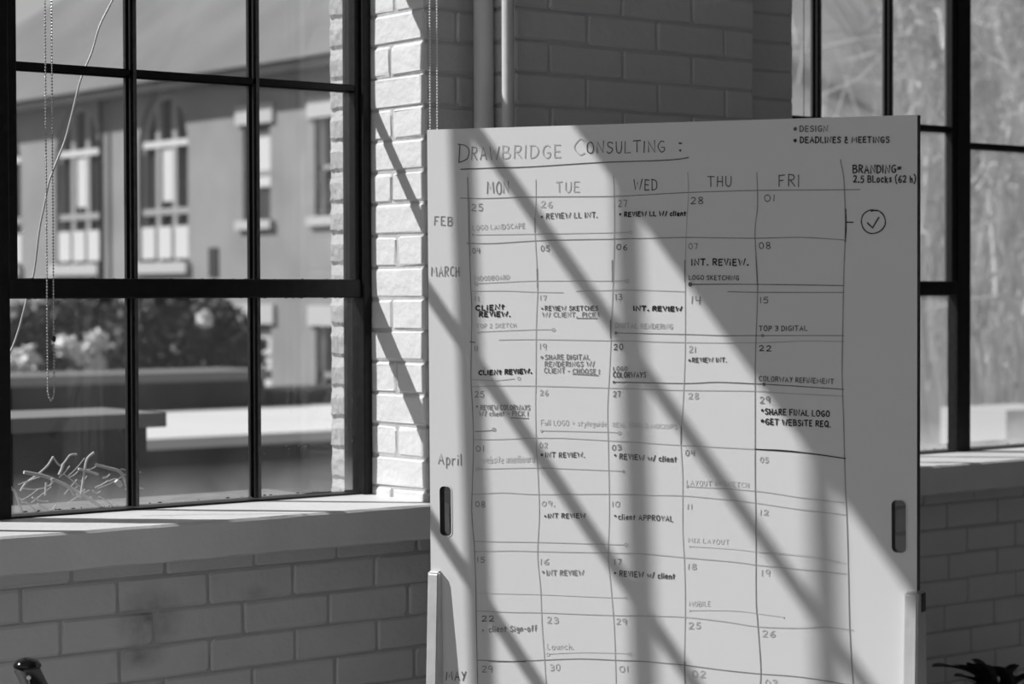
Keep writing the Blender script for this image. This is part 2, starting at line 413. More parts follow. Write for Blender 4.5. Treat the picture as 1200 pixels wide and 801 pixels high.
w2 = window('window_2', 3.914, 6.75,
            [(3.950, 4.226, 4.502, 4.750), (6.0, 6.25, 6.48, 6.715)], [(4.771, 4.827), (5.91, 5.98)],
            (4.827, 5.91, (5.12, 5.41, 5.69), (.412, .89, 1.33)), M['glass2'], (5.3, 4, ZS), True)
def sill(win, x0, x1):
    bm = bmesh.new(); n = 60; z0, z1 = .8745, ZS
    prev = None
    for i in range(n + 1):
        x = x0 + (x1 - x0) * i / n; e = rng.uniform(-.0012, .0012); e2 = rng.uniform(-.001, .001)
        pr = [(3.995, z0), (3.995, z1 + .004), (3.85, z1 + .001 + e2 * .4), (3.738, z1 - .001 + e2 * .5), (3.732, z1 - .006 + e), (3.730 + e * .6, z0 + .004 + e2 * 2), (3.737, z0)]
        r = [bm.verts.new((x, a, b)) for a, b in pr]
        if prev:
            for k in range(len(r)): bm.faces.new((prev[k], prev[(k + 1) % len(r)], r[(k + 1) % len(r)], r[k]))
        else: bm.faces.new(r)
        prev = r
    bm.faces.new(prev[::-1])
    local(win, obj('window_sill', bm, M['sill'], win))
    local(win, boxobj('outer_ledge', (x0 + .02, x1 - .02, 4.045, 4.42, .86, .935), M['ledge'], win))
sill(w1, -.72, 2.832); sill(w2, 3.885, 6.77)

# ---------------------------------------------------------------- roller blinds and bead chains
def blind(x0, x1, label):
    b = empty('roller_blind', ((x0 + x1) / 2, 3.93, 2.9))
    local(b, boxobj('fabric', (x0, x1, 3.928, 3.931, 2.905, 3.2), M['blind'], b))
    bm = bmesh.new(); tube(bm, [(x0, 3.93, 3.2), (x1, 3.93, 3.2)], .022, 12); local(b, obj('roller', bm, M['plaster'], b))
    bm = bmesh.new(); tube(bm, [(x0, 3.93, 2.905), (x1, 3.93, 2.905)], .007, 8); local(b, obj('bottom_bar', bm, M['plaster'], b))
    tag(b, label, 'blind')
blind(-.69, 2.79, 'rolled-up fabric blind above the large left window'); blind(3.93, 6.74, 'rolled-up fabric blind above the right window')
def beads(name, paths, pitch, r, label, loop=None, m='bead'):
    c = empty(name, paths[0][-1])
    bm = bmesh.new()
    for P in paths:
        P = [Vector(p) for p in P]; d = 0; acc = 0; i = 0
        pts = []; carry = 0
        for a, b in zip(P, P[1:]):
            L = (b - a).length; t = carry
            while t < L: pts.append(a.lerp(b, t / L)); t += pitch
            carry = t - L
        for p in pts: bmesh.ops.create_icosphere(bm, subdivisions=1, radius=r, matrix=Matrix.Translation(p))
        tube(bm, P, r * .28, 4)
    local(c, tag(obj('bead_strand', bm, M[m], c, smooth=True), kind='stuff'))
    tag(c, label, 'chain', 'bead pull chains of the blinds'); return c
ca, cb, cc = at_y(56, 460, 3.885), at_y(60, 469, 3.885), at_y(63.5, 460, 3.885)
ta, tb = at_y(55.5, 0, 3.885), at_y(62.5, 0, 3.885)
def up(p, z): return Vector((p.x, p.y, z))
lp = catmull([up(ta, 3.15), up(ca, 2.0), ca, (ca + cb) / 2 + Vector((0, 0, -.005)), cb, (cc + cb) / 2 + Vector((0, 0, -.005)), cc, up(cc, 2.0), up(cc, 3.15)], 5)
ch1 = beads('bead_chain', [[up(ca, 3.15), ca, ca.lerp(cb, .5) + Vector((0, 0, -.004)), cb, cc.lerp(cb, .5) + Vector((0, 0, -.004)), cc, up(cc, 3.15)]], .0061, .0022,
            'looped metal bead chain hanging in front of the leftmost window panes')
k = at_y(63.3, 397, 3.885); bm = bmesh.new(); bmesh.ops.create_uvsphere(bm, u_segments=10, v_segments=8, radius=.0038, matrix=Matrix.Translation(k) @ Matrix.Diagonal((1, 1, 1.6, 1)))
local(ch1, obj('connector', bm, M['dkmetal'], ch1, smooth=True))
a, b = at_y(504, 80, 3.725), at_y(512.3, 80, 3.725)
beads('bead_chain', [[up(a, 3.15), up(a, .98)], [up(b, 3.15), up(b, .98)]], .0061, .0023, 'pair of bead chain strands beside the sunlit window corner and pipes', m='bead2')
a = at_y(942, 60, 3.92)
beads('bead_chain', [[up(a, 3.15), up(a, 1.3)]], .0061, .002, 'thin dark bead chain at the left edge of the right window', m='dkmetal')

# ---------------------------------------------------------------- pipes in the corner
def pipe(px0, px1, Y, label, straps):
    c = at_y((px0 + px1) / 2, 70, Y); r = (px1 - px0) / 2 * (c - CAM).dot(FW) / FPX
    p = empty('pipe', (c.x, c.y, 0)); bm = bmesh.new(); tube(bm, [(c.x, c.y, 0), (c.x, c.y, 1.2), (c.x, c.y, 2.2), (c.x, c.y, 3.45)], r, 28)
    local(p, obj('pipe_run', bm, M['pipe'], p, smooth=True))
    bm = bmesh.new(); tube(bm, [(c.x, c.y, 3.43), (c.x, c.y, 3.45)], r * 1.9, 20); local(p, obj('collar', bm, M['pipe'], p))
    tag(p, label, 'pipe')
pipe(555, 578.5, 3.715, 'thick painted vertical pipe in the shaded corner beside the brick pier', 0)
pipe(588, 602.5, 3.618, 'thin vertical pipe with a sunlit strip at the brick pier edge', 0)

# ---------------------------------------------------------------- outside cable
cp = [(166, -90), (158, -60), (146, -30), (132, 0), (117, 30), (108, 60), (100, 79), (94, 95), (90, 110), (84, 135), (76, 165), (66, 190), (61, 203), (57, 215), (52, 240), (46, 270), (40, 318), (32, 348), (25, 375), (19, 395), (11, 415), (2, 432), (-14, 450)]
pts = catmull([at_y(x, y, 4.075) for x, y in cp], 4)
bm = bmesh.new(); tube(bm, pts, .0021, 8)
tag(obj('cable', bm, M['cable'], None, smooth=True), 'pale cable curving down outside the left window panes', 'cable')

# ---------------------------------------------------------------- whiteboard
BA = .52; BD = 3.9299; TILT = .018
B = R0 * math.cos(BA) - VH * math.sin(BA)                        # along the board, to the right
N0 = Vector((B.y, -B.x, 0)); N0 = N0 if N0.dot(VH) < 0 else -N0   # horizontal normal towards the room
BN = N0 * math.cos(TILT) - ZU * math.sin(TILT)
BU = BN.cross(B) if BN.cross(B).z > 0 else B.cross(BN)
r = ray(790, 347); PB = CAM + r * (BD / r.dot(VH))
def onb(px, py):
    r = ray(px, py); P = CAM + r * ((PB - CAM).dot(BN) / r.dot(BN)); d = P - PB
    return d.dot(B), d.dot(BU)
tl, tr_, bl, br = onb(500.5, 152), onb(1075, 134.5), onb(504.5, 640), onb(1074.5, 680)
SL, SR = (tl[0] + bl[0]) / 2, (tr_[0] + br[0]) / 2
TT = (tl[1] + tr_[1]) / 2
TB = TT - 1.50
MB = Matrix((( B.x, BN.x, BU.x, PB.x), (B.y, BN.y, BU.y, PB.y), (B.z, BN.z, BU.z, PB.z), (0, 0, 0, 1)))  # board frame: x along, y towards the room, z up
MBd = MB.determinant()
brd = empty('whiteboard'); brd.matrix_world = MB
TH = .0155
def rrect(x0, x1, z0, z1, r, n=6):
    out = []
    for cx, cz, a0 in ((x1 - r, z1 - r, 0), (x0 + r, z1 - r, 90), (x0 + r, z0 + r, 180), (x1 - r, z0 + r, 270)):
        for k in range(n + 1):
            a = math.radians(a0 + 90 * k / n); out.append((cx + r * math.cos(a), cz + r * math.sin(a)))
    return out
def slot(p0, p1):
    a, b = onb(*p0), onb(*p1); return (min(a[0], b[0]), max(a[0], b[0]), min(a[1], b[1]), max(a[1], b[1]))
s1 = slot((515, 569), (529.5, 628)); s2 = slot((1044.5, 585), (1062.5, 648))
def extrude_shape(name, outer, holes, y0, y1, m, parent, side=None):
    cu = bpy.data.curves.new(name, 'CURVE'); cu.dimensions = '2D'; cu.fill_mode = 'BOTH'; cu.extrude = abs(y1 - y0) / 2
    for loop in [outer] + holes:
        s = cu.splines.new('POLY'); s.points.add(len(loop) - 1); s.use_cyclic_u = True
        for i, (a, b) in enumerate(loop): s.points[i].co = (a, b, 0, 1)
    t = bpy.data.objects.new('tmp', cu); C.objects.link(t); dg = bpy.context.evaluated_depsgraph_get()
    me = bpy.data.meshes.new_from_object(t.evaluated_get(dg)); bpy.data.objects.remove(t); bpy.data.curves.remove(cu)
    # curve plane XY, extruded along Z -> board frame: (a, y, b)
    me.transform(Matrix(((1, 0, 0, 0), (0, 0, 1, (y0 + y1) / 2), (0, 1, 0, 0), (0, 0, 0, 1))))
    me.flip_normals(); me.name = name; me.materials.clear(); me.materials.append(m)
    if side:
        me.materials.append(side)
        for p in me.polygons:
            if abs(p.normal.y) < .5: p.material_index = 1
    o = bpy.data.objects.new(name, me); C.objects.link(o); o.parent = parent; return o
slots = [rrect(*s, min(.009, (s[1] - s[0]) * .42)) for s in (s1, s2)]
def lerp_at(p, q, z): t = (z - p[1]) / (q[1] - p[1]); return (p[0] + (q[0] - p[0]) * t, z)
extrude_shape('panel', [tl, tr_, lerp_at(tr_, br, TB), lerp_at(tl, bl, TB)][::-1], slots, -TH, 0, M['board'], brd, M['edge'])
for s in (s1, s2):                                               # moulded rims of the grip slots
    cx0, cx1, cz0, cz1 = s
    extrude_shape('grip_rim', rrect(cx0 - .0015, cx1 + .0015, cz0 - .0015, cz1 + .0015, .010), [rrect(cx0 + .0005, cx1 - .0005, cz0 + .0005, cz1 - .0005, .0085)], -TH - .001, .0008, M['board'], brd, M['edge'])

# stand: two tapered plywood uprights that clasp the panel edges, feet and a cross rail
def upright(x0, x1, ztop, name='upright'):
    zb = -PB.z + .04
    prof = [(-.030, ztop), (.010, ztop), (.0125, ztop - .004), (.028, ztop - .27), (.06, zb + .3), (.075, zb), (-.075, zb), (-.06, zb + .3), (-.032, ztop - .27)]
    bm = bmesh.new()
    L = [bm.verts.new((x0, y, z)) for y, z in prof]; Rr = [bm.verts.new((x1, y, z)) for y, z in prof]
    bm.faces.new(L); bm.faces.new(Rr[::-1])
    for k in range(len(prof)): bm.faces.new((L[k], Rr[k], Rr[(k + 1) % len(prof)], L[(k + 1) % len(prof)]))
    bmesh.ops.recalc_face_normals(bm, faces=bm.faces)
    bmesh.ops.bevel(bm, geom=[e for e in bm.edges], offset=.003, segments=2, affect='EDGES')
    o = obj(name, bm, M['ply'], brd)
    return o
zl = onb(508, 668)[1]; zr = onb(1066, 692)[1]
xl0, xl1 = onb(505, 690)[0], onb(518, 690)[0]; xr0, xr1 = onb(1062.5, 700)[0], onb(1078.5, 700)[0]
upright(xl0, xl1, zl); upright(xr0, xr1, zr)
for (a, b) in ((xl0, xl1), (xr0, xr1)):
    bm = bmesh.new(); box(bm, a - .012, b + .012, -.26, .26, -PB.z + .004, -PB.z + .05, bev=.006); obj('foot', bm, M['ply'], brd)
bm = bmesh.new(); box(bm, xl1, xr0, -.045, -.022, -PB.z + .12, -PB.z + .2, bev=.003); obj('cross_rail', bm, M['ply'], brd)
bm = bmesh.new(); box(bm, xr1 + .0005, xr1 + .0025, -.020, -.004, zr - .035, zr - .004); obj('slot_shade', bm, M['edge'], brd)  # dark plate on the upright paints the shade inside the slot
tag(brd, 'freestanding whiteboard with a hand-drawn consulting schedule, striped by window shadows', 'whiteboard')
bpy.context.view_layer.update()

# ---------------------------------------------------------------- handwriting
GL = {  # strokes; '~' marks a smooth stroke
 'A': ['0,0 3,10 6,0', '1.2,3.6 5,3.6'], 'B': ['0,0 0,10', '~0,10 4,9.6 4.6,7.6 3,5.5 0,5.2', '~0,5.2 4.5,5 5.4,2.6 4,.3 0,0'],
 'C': ['~5.4,8.6 3.6,10 1.2,8.6 0,5 1,1.6 3.4,0 5.4,1.2'], 'D': ['0,0 .3,10', '~-.4,10 3.6,9.4 5.6,6.4 5.2,2.6 3,.5 -.2,0'],
 'E': ['0,0 0,10', '0,10 4.6,10', '0,5.2 3.8,5.2', '0,0 4.8,0'], 'F': ['0,0 0,10', '0,10 4.8,10.3', '0,5.4 3.6,5.6'],
 'G': ['~5.4,9 3.2,10 1,8.4 0,5 1,1.4 3.4,0 5.4,1.4 5.6,4.2', '5.7,4.4 3.4,4.4'], 'H': ['0,0 0,10', '5,0 5,10', '0,5 5,5'],
 'I': ['0,0 0,10'], 'J': ['~3,10 3,2.4 1.8,0 0,1.4', '1,10 5,10'], 'K': ['0,0 0,10', '4.8,10 0,4.6', '1.2,5.6 5,0'], 'L': ['0,10 0,0 4.6,0'],
 'M': ['0,0 .8,10 4,3.4 7.2,10 8.2,0'], 'N': ['0,0 .2,10 5.8,0 6,10.4'], 'O': ['~3,10 .8,8.6 0,5 .8,1.4 3,0 5.2,1.4 6,5 5.2,8.6 3,10'],
 'P': ['0,0 0,10', '~0,10 4,9.8 4.8,7.4 3.4,5 0,4.6'], 'Q': ['~3,10 .8,8.6 0,5 .8,1.4 3,0 5.2,1.4 6,5 5.2,8.6 3,10', '3.6,2.8 6.2,-1'],
 'R': ['0,0 .2,10', '~0,10 4,9.8 4.9,7.6 3.4,5.4 0,5', '1.8,5 5.2,0'], 'S': ['~5,8.8 3,10 .8,8.8 .8,6.4 3,5.2 4.9,3.6 4.6,1.2 2.4,0 0,1'],
 'T': ['2.8,0 2.8,10', '-.4,10 6,10.2'], 'U': ['~0,10 .1,3 1.4,.3 3.4,.2 4.8,3 5,10'], 'V': ['0,10 2.6,0 5,10'], 'W': ['0,10 2,0 4.4,7.2 6.6,0 9,10.4'],
 'X': ['0,0 5,10', '0,10 5,0'], 'Y': ['0,10 2.6,5', '5,10 1.6,0'], 'Z': ['0,10 5,10 0,0 5,0'],
 '0': ['~2.6,10 .6,8.4 0,5 .7,1.4 2.6,0 4.5,1.4 5.2,5 4.4,8.6 2.6,10'], '1': ['0,0 .2,10'], '2': ['~.2,8.2 1.6,10 4,9.6 4.6,7 2.6,3.4 0,.2', '0,.2 5.4,.2'],
 '3': ['~0,9 2.4,10 4.4,8.4 3.8,6 1.8,5.2', '~1.8,5.2 4.6,4.4 4.6,1.4 2.4,0 0,.8'], '4': ['.4,10 0,4.6 4.8,4.8', '4.2,10 3.8,0'],
 '5': ['4.8,10 .8,10 .5,5.8', '~.5,5.8 3,6.4 4.8,4.2 4.2,1 2,0 0,.8'], '6': ['~4.2,10 1.4,7.4 0,3.6 1,.6 3.2,0 4.8,2 4,4.4 1.8,4.6 .4,3'],
 '7': ['0,9.8 4.8,10', '4.8,10 2.4,0'], '8': ['~2.6,5.2 .4,7.4 1.4,9.8 3.8,9.8 4.6,7.6 2.6,5.2 .2,3 .8,.4 3.4,0 5,2 2.6,5.2'],
 '9': ['~4.4,6 2.4,4.8 .3,6.2 .6,9 2.8,10 4.5,8.4 4.4,6', '4.5,8 4,0'],
 '.': ['~0,.2 .5,.6 .8,.2 .4,0 0,.2'], ':': ['~0,1 .5,1.4 .8,1 .4,.6 0,1', '~0,8 .5,8.4 .8,8 .4,7.6 0,8'], '/': ['0,-.5 3,10.5'], '-': ['0,4.6 3.2,4.8'], '=': ['0,7 4.6,7.4', '0,4.4 4.6,4.8'],
 '+': ['0,5 5,5', '2.5,2.4 2.5,7.6'], '&': ['~.4,8.6 2.2,10 3.4,8.2 1.6,5.6 .2,2.2 1,0 4.6,0', '.6,5 4,5'], '(': ['~2.4,12 .4,8.6 0,4.6 .8,.6 2.6,-2'], ')': ['~0,12.4 2.2,9 2.8,5 2,1 0,-2'],
 'a': ['~4,6 2,6.8 .2,5 0,2.2 1.4,0 3.4,.8 4,3', '4,6.4 4.2,0'], 'b': ['0,10 0,0', '~0,4 2,6.4 4,5 4,1.6 2,0 0,1.2'], 'c': ['~3.8,5.6 2.2,6.6 .4,5.2 0,3 .8,.6 2.4,0 4,.8'],
 'e': ['~0,3.4 3.6,3.8 3.4,6 1.6,6.6 .2,4.8 0,2.4 1.2,.2 3.8,.6'], 'f': ['~3.4,9.4 2,10 1.2,8 1.2,0', '0,5.4 3.2,5.6'], 'g': ['~3.8,6 2,6.6 .2,5 .4,2.4 2,1.4 3.8,3', '~3.8,6.4 3.8,-1.4 2.4,-3 .4,-2.4'],
 'h': ['0,10 0,0', '~0,3.6 1.6,6 3.4,5.4 3.6,0'], 'i': ['0,6.2 0,0', '0,8.8 .2,9.4'], 'k': ['0,10 0,0', '3.4,6.4 0,2.8', '1,3.6 3.6,0'], 'l': ['0,10.4 0,0'],
 'm': ['0,6.4 0,0', '~0,4 1.4,6.4 2.6,5.6 2.7,0', '~2.7,4 4.2,6.4 5.4,5.6 5.6,0'], 'n': ['0,6.4 0,0', '~0,4 1.6,6.6 3.4,5.6 3.6,0'],
 'o': ['~2,6.6 .2,5.2 0,2.4 1,.2 3,.2 4,2.4 3.8,5.2 2,6.6'], 'p': ['0,6.4 0,-3.4', '~0,4.6 1.8,6.6 3.8,5.2 3.8,1.8 2,0 0,1'], 'r': ['0,6.4 0,0', '~0,4 1.4,6.2 3,6.2'],
 's': ['~3.4,6 1.8,6.8 .4,5.4 1.8,3.6 3.4,2 2.4,.2 0,.6'], 't': ['1.6,9.4 1.4,0', '-.2,6.4 3.6,6.6'], 'd': ['4,10 4,0', '~4,5 2,6.6 .2,5 0,2 1.4,0 4,1.6'], 'u': ['~0,6.4 .2,1.4 1.6,0 3.6,1.8', '3.8,6.4 3.8,0'],
 'y': ['0,6.4 2,1.6', '4,6.4 .8,-3'], 'w': ['0,6.4 1.6,0 3.4,5 5.2,0 7,6.4'], 'v': ['0,6.4 1.8,0 3.6,6.4'],
}
hw = random.Random(11)
def glyph(ch):
    out = []
    for s in GL.get(ch, []):
        sm = s[0] == '~'; p = [tuple(float(v) for v in q.split(',')) for q in s.lstrip('~').split()]
        p = [(x + hw.uniform(-.3, .3), y + hw.uniform(-.35, .35)) for x, y in p]
        if sm:
            if abs(p[0][0] - p[-1][0]) < .7 and abs(p[0][1] - p[-1][1]) < .7 and len(p) > 5: p[-1] = (p[0][0] + hw.uniform(-.3, .3), p[0][1] + .3)
            p = [(v.x, v.y) for v in catmull([(x, y, 0) for x, y in p], 3)]
        out.append(p)
    w = max([x for p in out for x, _ in p] + [.6]) if out else 3
    return out, w
def ribbon(bm, pts, w, lift=.0007):
    """flat pen stroke on the board surface, pts in board coordinates"""
    n = len(pts); L = []
    for i in range(n):
        a, b = pts[max(i - 1, 0)], pts[min(i + 1, n - 1)]
        dx, dz = b[0] - a[0], b[1] - a[1]; l = math.hypot(dx, dz) or 1
        nx, nz = -dz / l * w / 2, dx / l * w / 2
        ww = 1 + hw.uniform(-.12, .12)
        x, z = pts[i]
        if i == 0: x -= dx / l * w * .3; z -= dz / l * w * .3
        if i == n - 1: x += dx / l * w * .3; z += dz / l * w * .3
        L.append((bm.verts.new((x + nx * ww, lift, z + nz * ww)), bm.verts.new((x - nx * ww, lift, z - nz * ww))))
    for (a, b), (c, d) in zip(L, L[1:]): bm.faces.new((a, b, d, c))
PXM = 3.98 / FPX                              # metres per pixel on the board
def note(text, x0, x1, yt, yb, ink='m', w=1.4, yb1=None, name='handwriting', dot=None):
    yb1 = yb if yb1 is None else yb1
    gs = []; cx = 0
    for ch in text:
        if ch == ' ': cx += 4.2; continue
        g, gw = glyph(ch); gs.append((g, cx)); cx += gw + 3.2
    cx -= 3.2; bm = bmesh.new(); H = yb - yt; k = 0
    for g, ox in gs:
        bob = hw.uniform(-.035, .035) * H
        for p in g:
            pts = []
            for x, y in p:
                t = (ox + x) / cx
                pts.append(onb(x0 + (x1 - x0) * t, yb + (yb1 - yb) * t - y / 10 * H + bob))
            ribbon(bm, pts, w * .82 * PXM, .0007 + .00002 * (k % 5)); k += 1
    if dot: disc(bm, dot[0], dot[1], 1.6 if len(dot) < 3 else dot[2])
    o = obj(name, bm, M['ink' + ink], brd); return o
def disc(bm, x, y, r):
    c = onb(x, y); rr = r * PXM
    vs = [bm.verts.new((c[0] + rr * math.cos(a * math.pi / 4), .0009, c[1] + rr * math.sin(a * math.pi / 4))) for a in range(8)]
    bm.faces.new(vs)
def line(pts, ink='m', w=1.2, name='grid_line', dots=(), rings=()):
    if name in ('column_line', 'row_line', 'grid_line'): ink = {'d': 'm', 'm': 'l'}.get(ink, ink); w *= .92
    P = catmull([(x, y, 0) for x, y in pts], 4) if len(pts) > 2 else [Vector((*p, 0)) for p in pts]
    bm = bmesh.new(); ribbon(bm, [onb(v.x, v.y) for v in P], w * PXM, .0006)
    for d in dots: disc(bm, d[0], d[1], d[2] if len(d) > 2 else 1.8)
    for (x, y) in rings:
        ribbon(bm, [onb(x + 1.9 * math.cos(a), y + 1.7 * math.sin(a)) for a in [i * .7 for i in range(10)]], .9 * PXM, .0008)
    return obj(name, bm, M['ink' + ink], brd)
# title and headings
note('D', 538, 550, 168.5, 189, 'd', 1.7); note('RAW', 553, 585, 172, 187.5, 'm', 1.6); note('BRIDGE', 589, 657, 171, 185.5, 'l', 1.6, 184.5)
note('C', 673.5, 685, 163, 180.5, 'l', 1.7); note('ONSULTING', 688, 779, 166.5, 179.5, 'd', 1.6, 178); note(':', 796, 799, 166, 177.5, 'd', 2.2)
line([(540, 198.3), (570, 197), (620, 195.5), (700, 190.5), (760, 188.5), (790, 187), (807, 184.5)], 'd', 1.3, 'underline')
for t, a, b, c, d, i in (('MON', 571, 596, 213, 226.5, 'm'), ('TUE', 652, 679, 213, 225, 'l'), ('WED', 743, 770, 210.5, 222.5, 'd'), ('THU', 830, 857, 207, 218.5, 'd'), ('FRI', 913, 937, 205, 218.5, 'd')):
    note(t, a, b, c, d, i, 1.6)
note('FEB', 509.5, 530, 254, 264, 'm', 1.5); note('MARCH', 505.5, 538, 312.5, 323.5, 'm', 1.5); note('April', 514, 541, 531, 543, 'm', 1.5, 545); note('MAY', 523, 546, 786.5, 796.5, 'd', 1.6)
note('DESIGN', 937.5, 970, 147.5, 154, 'd', 1.5, dot=(932, 151, 2.2)); note('DEADLINES & MEETINGS', 938, 1042, 160.5, 167, 'b', 1.8, dot=(932, 164.6, 2.2))
note('BRANDING=', 1000, 1056, 193.5, 202.5, 'b', 2.0); note('2.5 BLocks (62 h)', 1000.5, 1073, 206, 213.5, 'b', 1.8)
line([(1028, 247), (1020, 246), (1012, 251), (1009.6, 260), (1013, 269), (1021, 273.5), (1031, 271), (1037.4, 263), (1036, 253), (1029, 246.5), (1021, 247.5)], 'b', 1.4, 'circle')
line([(1016.5, 261), (1023, 267)], 'b', 1.6, 'check_mark'); line([(1022.5, 267), (1030, 254.5)], 'b', 1.6, 'check_mark')
line([(991, 245), (991.6, 262), (990.6, 283)], 'b', 1.8, 'bracket_mark'); line([(991.5, 260.2), (1000, 260.4)], 'b', 1.4, 'bracket_mark')
# columns
for pts, ink in (
 ([(548, 208), (549, 240), (550, 285), (552, 340), (553, 370), (552, 440), (554, 480), (555, 520), (554, 560), (553, 600), (556, 640), (557.5, 680), (558.5, 740), (560, 803)], 'd'),
 ([(550.5, 232), (550.8, 270), (551.5, 300)], 'm'),
 ([(628, 210), (628, 240), (627, 272), (629, 310), (630, 340), (628.5, 380), (628, 440), (627.5, 480), (628.5, 520), (630, 548), (632, 600), (630, 650), (633.5, 690), (635, 730), (638, 770), (640, 803)], 'm'),
 ([(719, 206), (720, 240), (720, 285), (719, 320), (717, 370), (716, 400), (714, 440), (712, 480), (713, 530), (714, 600), (713, 650), (717, 700), (720, 740), (722, 803)], 'm'),
 ([(806, 202), (807, 225), (805, 260), (803.5, 300), (803, 340), (803, 400), (802, 440), (800, 480), (798, 520), (800, 560), (800, 620), (802, 660), (803, 710), (802, 780), (804, 803)], 'm'),
 ([(887, 202), (888, 240), (885, 267), (885.5, 290), (888, 335), (886, 400), (885, 440), (885, 500), (885, 560), (886, 620), (886, 700), (888, 730), (891.5, 780), (891, 803)], 'd'),
 ([(985, 187), (989, 210), (990.5, 245), (990.5, 281), (989, 320), (988, 370), (987, 440), (989, 500), (990.5, 560), (993, 620), (994.5, 680), (996, 740), (1000, 803)], 'd')):
    line(pts, ink, 1.25, 'column_line')
for pts in ([(627.2, 255), (626.8, 272)], [(629.5, 315), (629.8, 337)], [(717.5, 305), (718, 330)], [(715.8, 375), (715.6, 396)], [(802.8, 305), (802.6, 330)], [(886, 300), (887.6, 330)], [(802.5, 775), (803, 800)], [(798.5, 500), (798, 520)]):
    line(pts, 'd', 1.7, 'column_line')
# rows
for pts, ink in (
 ([(540, 232), (570, 232.3), (630, 230.5), (719, 230), (760, 228), (806, 225.5), (888, 223), (960, 222.5), (1008, 222)], 'd'),
 ([(547, 285), (580, 285), (628, 282), (680, 280.5), (719, 280), (760, 279), (806, 278), (840, 278.5), (887, 279), (940, 278), (989, 281)], 'd'),
 ([(553, 341), (590, 340.5), (628, 342), (660, 342.5)], 'm'), ([(675, 341), (719, 340), (760, 340), (803, 341.5)], 'l'), ([(853, 341.5), (886, 342.3), (989, 342.5)], 'd'),
 ([(585, 398), (628, 397.5), (719, 399), (763, 400)], 'm'), ([(763, 400), (803, 401), (886, 401.5), (940, 399.5), (989, 400)], 'm'),
 ([(553, 453), (580, 452), (628, 452), (719, 454.5), (760, 456)], 'm'), ([(760, 456), (800, 457), (886, 458), (910, 460), (989, 464)], 'm'),
 ([(556, 515), (600, 514), (628, 513), (660, 513)], 'm'), ([(660, 513), (714, 516), (760, 519), (800, 521.5), (885, 526)], 'l'), ([(885, 526), (920, 527.5), (950, 531), (991, 537)], 'b'),
 ([(554, 579), (590, 577), (630, 579), (714, 578.5), (760, 580), (800, 580.5), (850, 585), (886, 589), (940, 597), (992, 603)], 'm'),
 ([(556, 646), (600, 645), (640, 646), (714, 647.5), (760, 649), (803, 653), (860, 658), (890, 662), (940, 667), (992, 672)], 'm'),
 ([(559, 715.5), (600, 717), (635, 717.5), (700, 720), (760, 721.5), (800, 722.5), (850, 728), (890, 734), (940, 735.5), (970, 734.5), (1000, 738)], 'm'),
 ([(560, 773), (600, 774.5), (635, 773), (680, 771.5), (720, 773), (760, 775), (803, 779), (850, 785), (890, 789), (940, 793), (1001, 803)], 'd')):
    line(pts, ink, 1.15, 'row_line')
line([(885, 526), (940, 530), (991, 537)], 'b', 1.5, 'row_line'); line([(573, 774), (585, 774.5), (616, 774.6)], 'd', 1.7, 'row_line'); line([(551, 400.2), (556.5, 401)], 'd', 1.8, 'row_line')
# thin task bars
for pts, d, rg, ink in (
 ([(557, 275), (628, 274), (719, 272.5), (737, 272)], [(554.5, 275, 1.8)], [(739.3, 272)], 'l'),
 ([(560, 332), (600, 330), (628, 329), (719, 329), (733, 329)], [], [(558, 332), (735.3, 329)], 'l'),
 ([(809, 333), (886, 333), (989, 334.5)], [(809, 333, 2.7)], [], 'd'),
 ([(563, 388.5), (600, 387), (628, 386), (647, 386)], [(561, 389, 1.7)], [(648.6, 386)], 'l'),
 ([(723, 390), (803, 391.5), (850, 393), (886, 393), (989, 393)], [(722, 390, 2.1), (894, 393, 1.9)], [], 'm'),
 ([(553, 444.5), (580, 445.5), (603, 443.5)], [], [(608, 443)], 'l'),
 ([(720, 447.5), (803, 449), (840, 447.6), (886, 449.5), (930, 452), (989, 456)], [(719.5, 447.5, 1.6), (895.5, 450, 2.1)], [], 'd'),
 ([(557, 505.5), (577, 504)], [], [(579, 503)], 'm'),
 ([(636, 504.3), (712, 506), (724, 507)], [(634.5, 504.5, 1.6)], [(726, 507)], 'l'),
 ([(562, 549.3), (630, 548), (714, 551), (728, 551.7)], [(730.5, 551.8, 1.8)], [(559.7, 549.2)], 'l'),
 ([(806, 569.6), (886, 575), (940, 583), (989, 588.5)], [(805, 569.6, 1.2)], [], 'l'),
 ([(556, 634), (630, 635), (700, 637), (731, 638)], [], [(733.5, 638)], 'l'),
 ([(808, 639.5), (860, 643), (895, 647), (940, 650), (985, 658)], [(808, 639.5, 1.2)], [], 'f'),
 ([(890, 647), (940, 651), (992, 660)], [], [], 'f'),
 ([(560, 694.5), (630, 696), (700, 699), (733, 700)], [(733.5, 700, 1.2)], [], 'f'),
 ([(808, 714.7), (860, 715), (900, 720), (917, 722.4)], [(808, 714.5, 1.2), (918, 722.5, 1.2)], [], 'f'),
 ([(643, 765.6), (680, 764), (720, 764.5), (736, 765.3)], [], [(642, 766), (738, 765.5)], 'f')):
    line(pts, ink, 1.0, 'task_bar', d, rg)
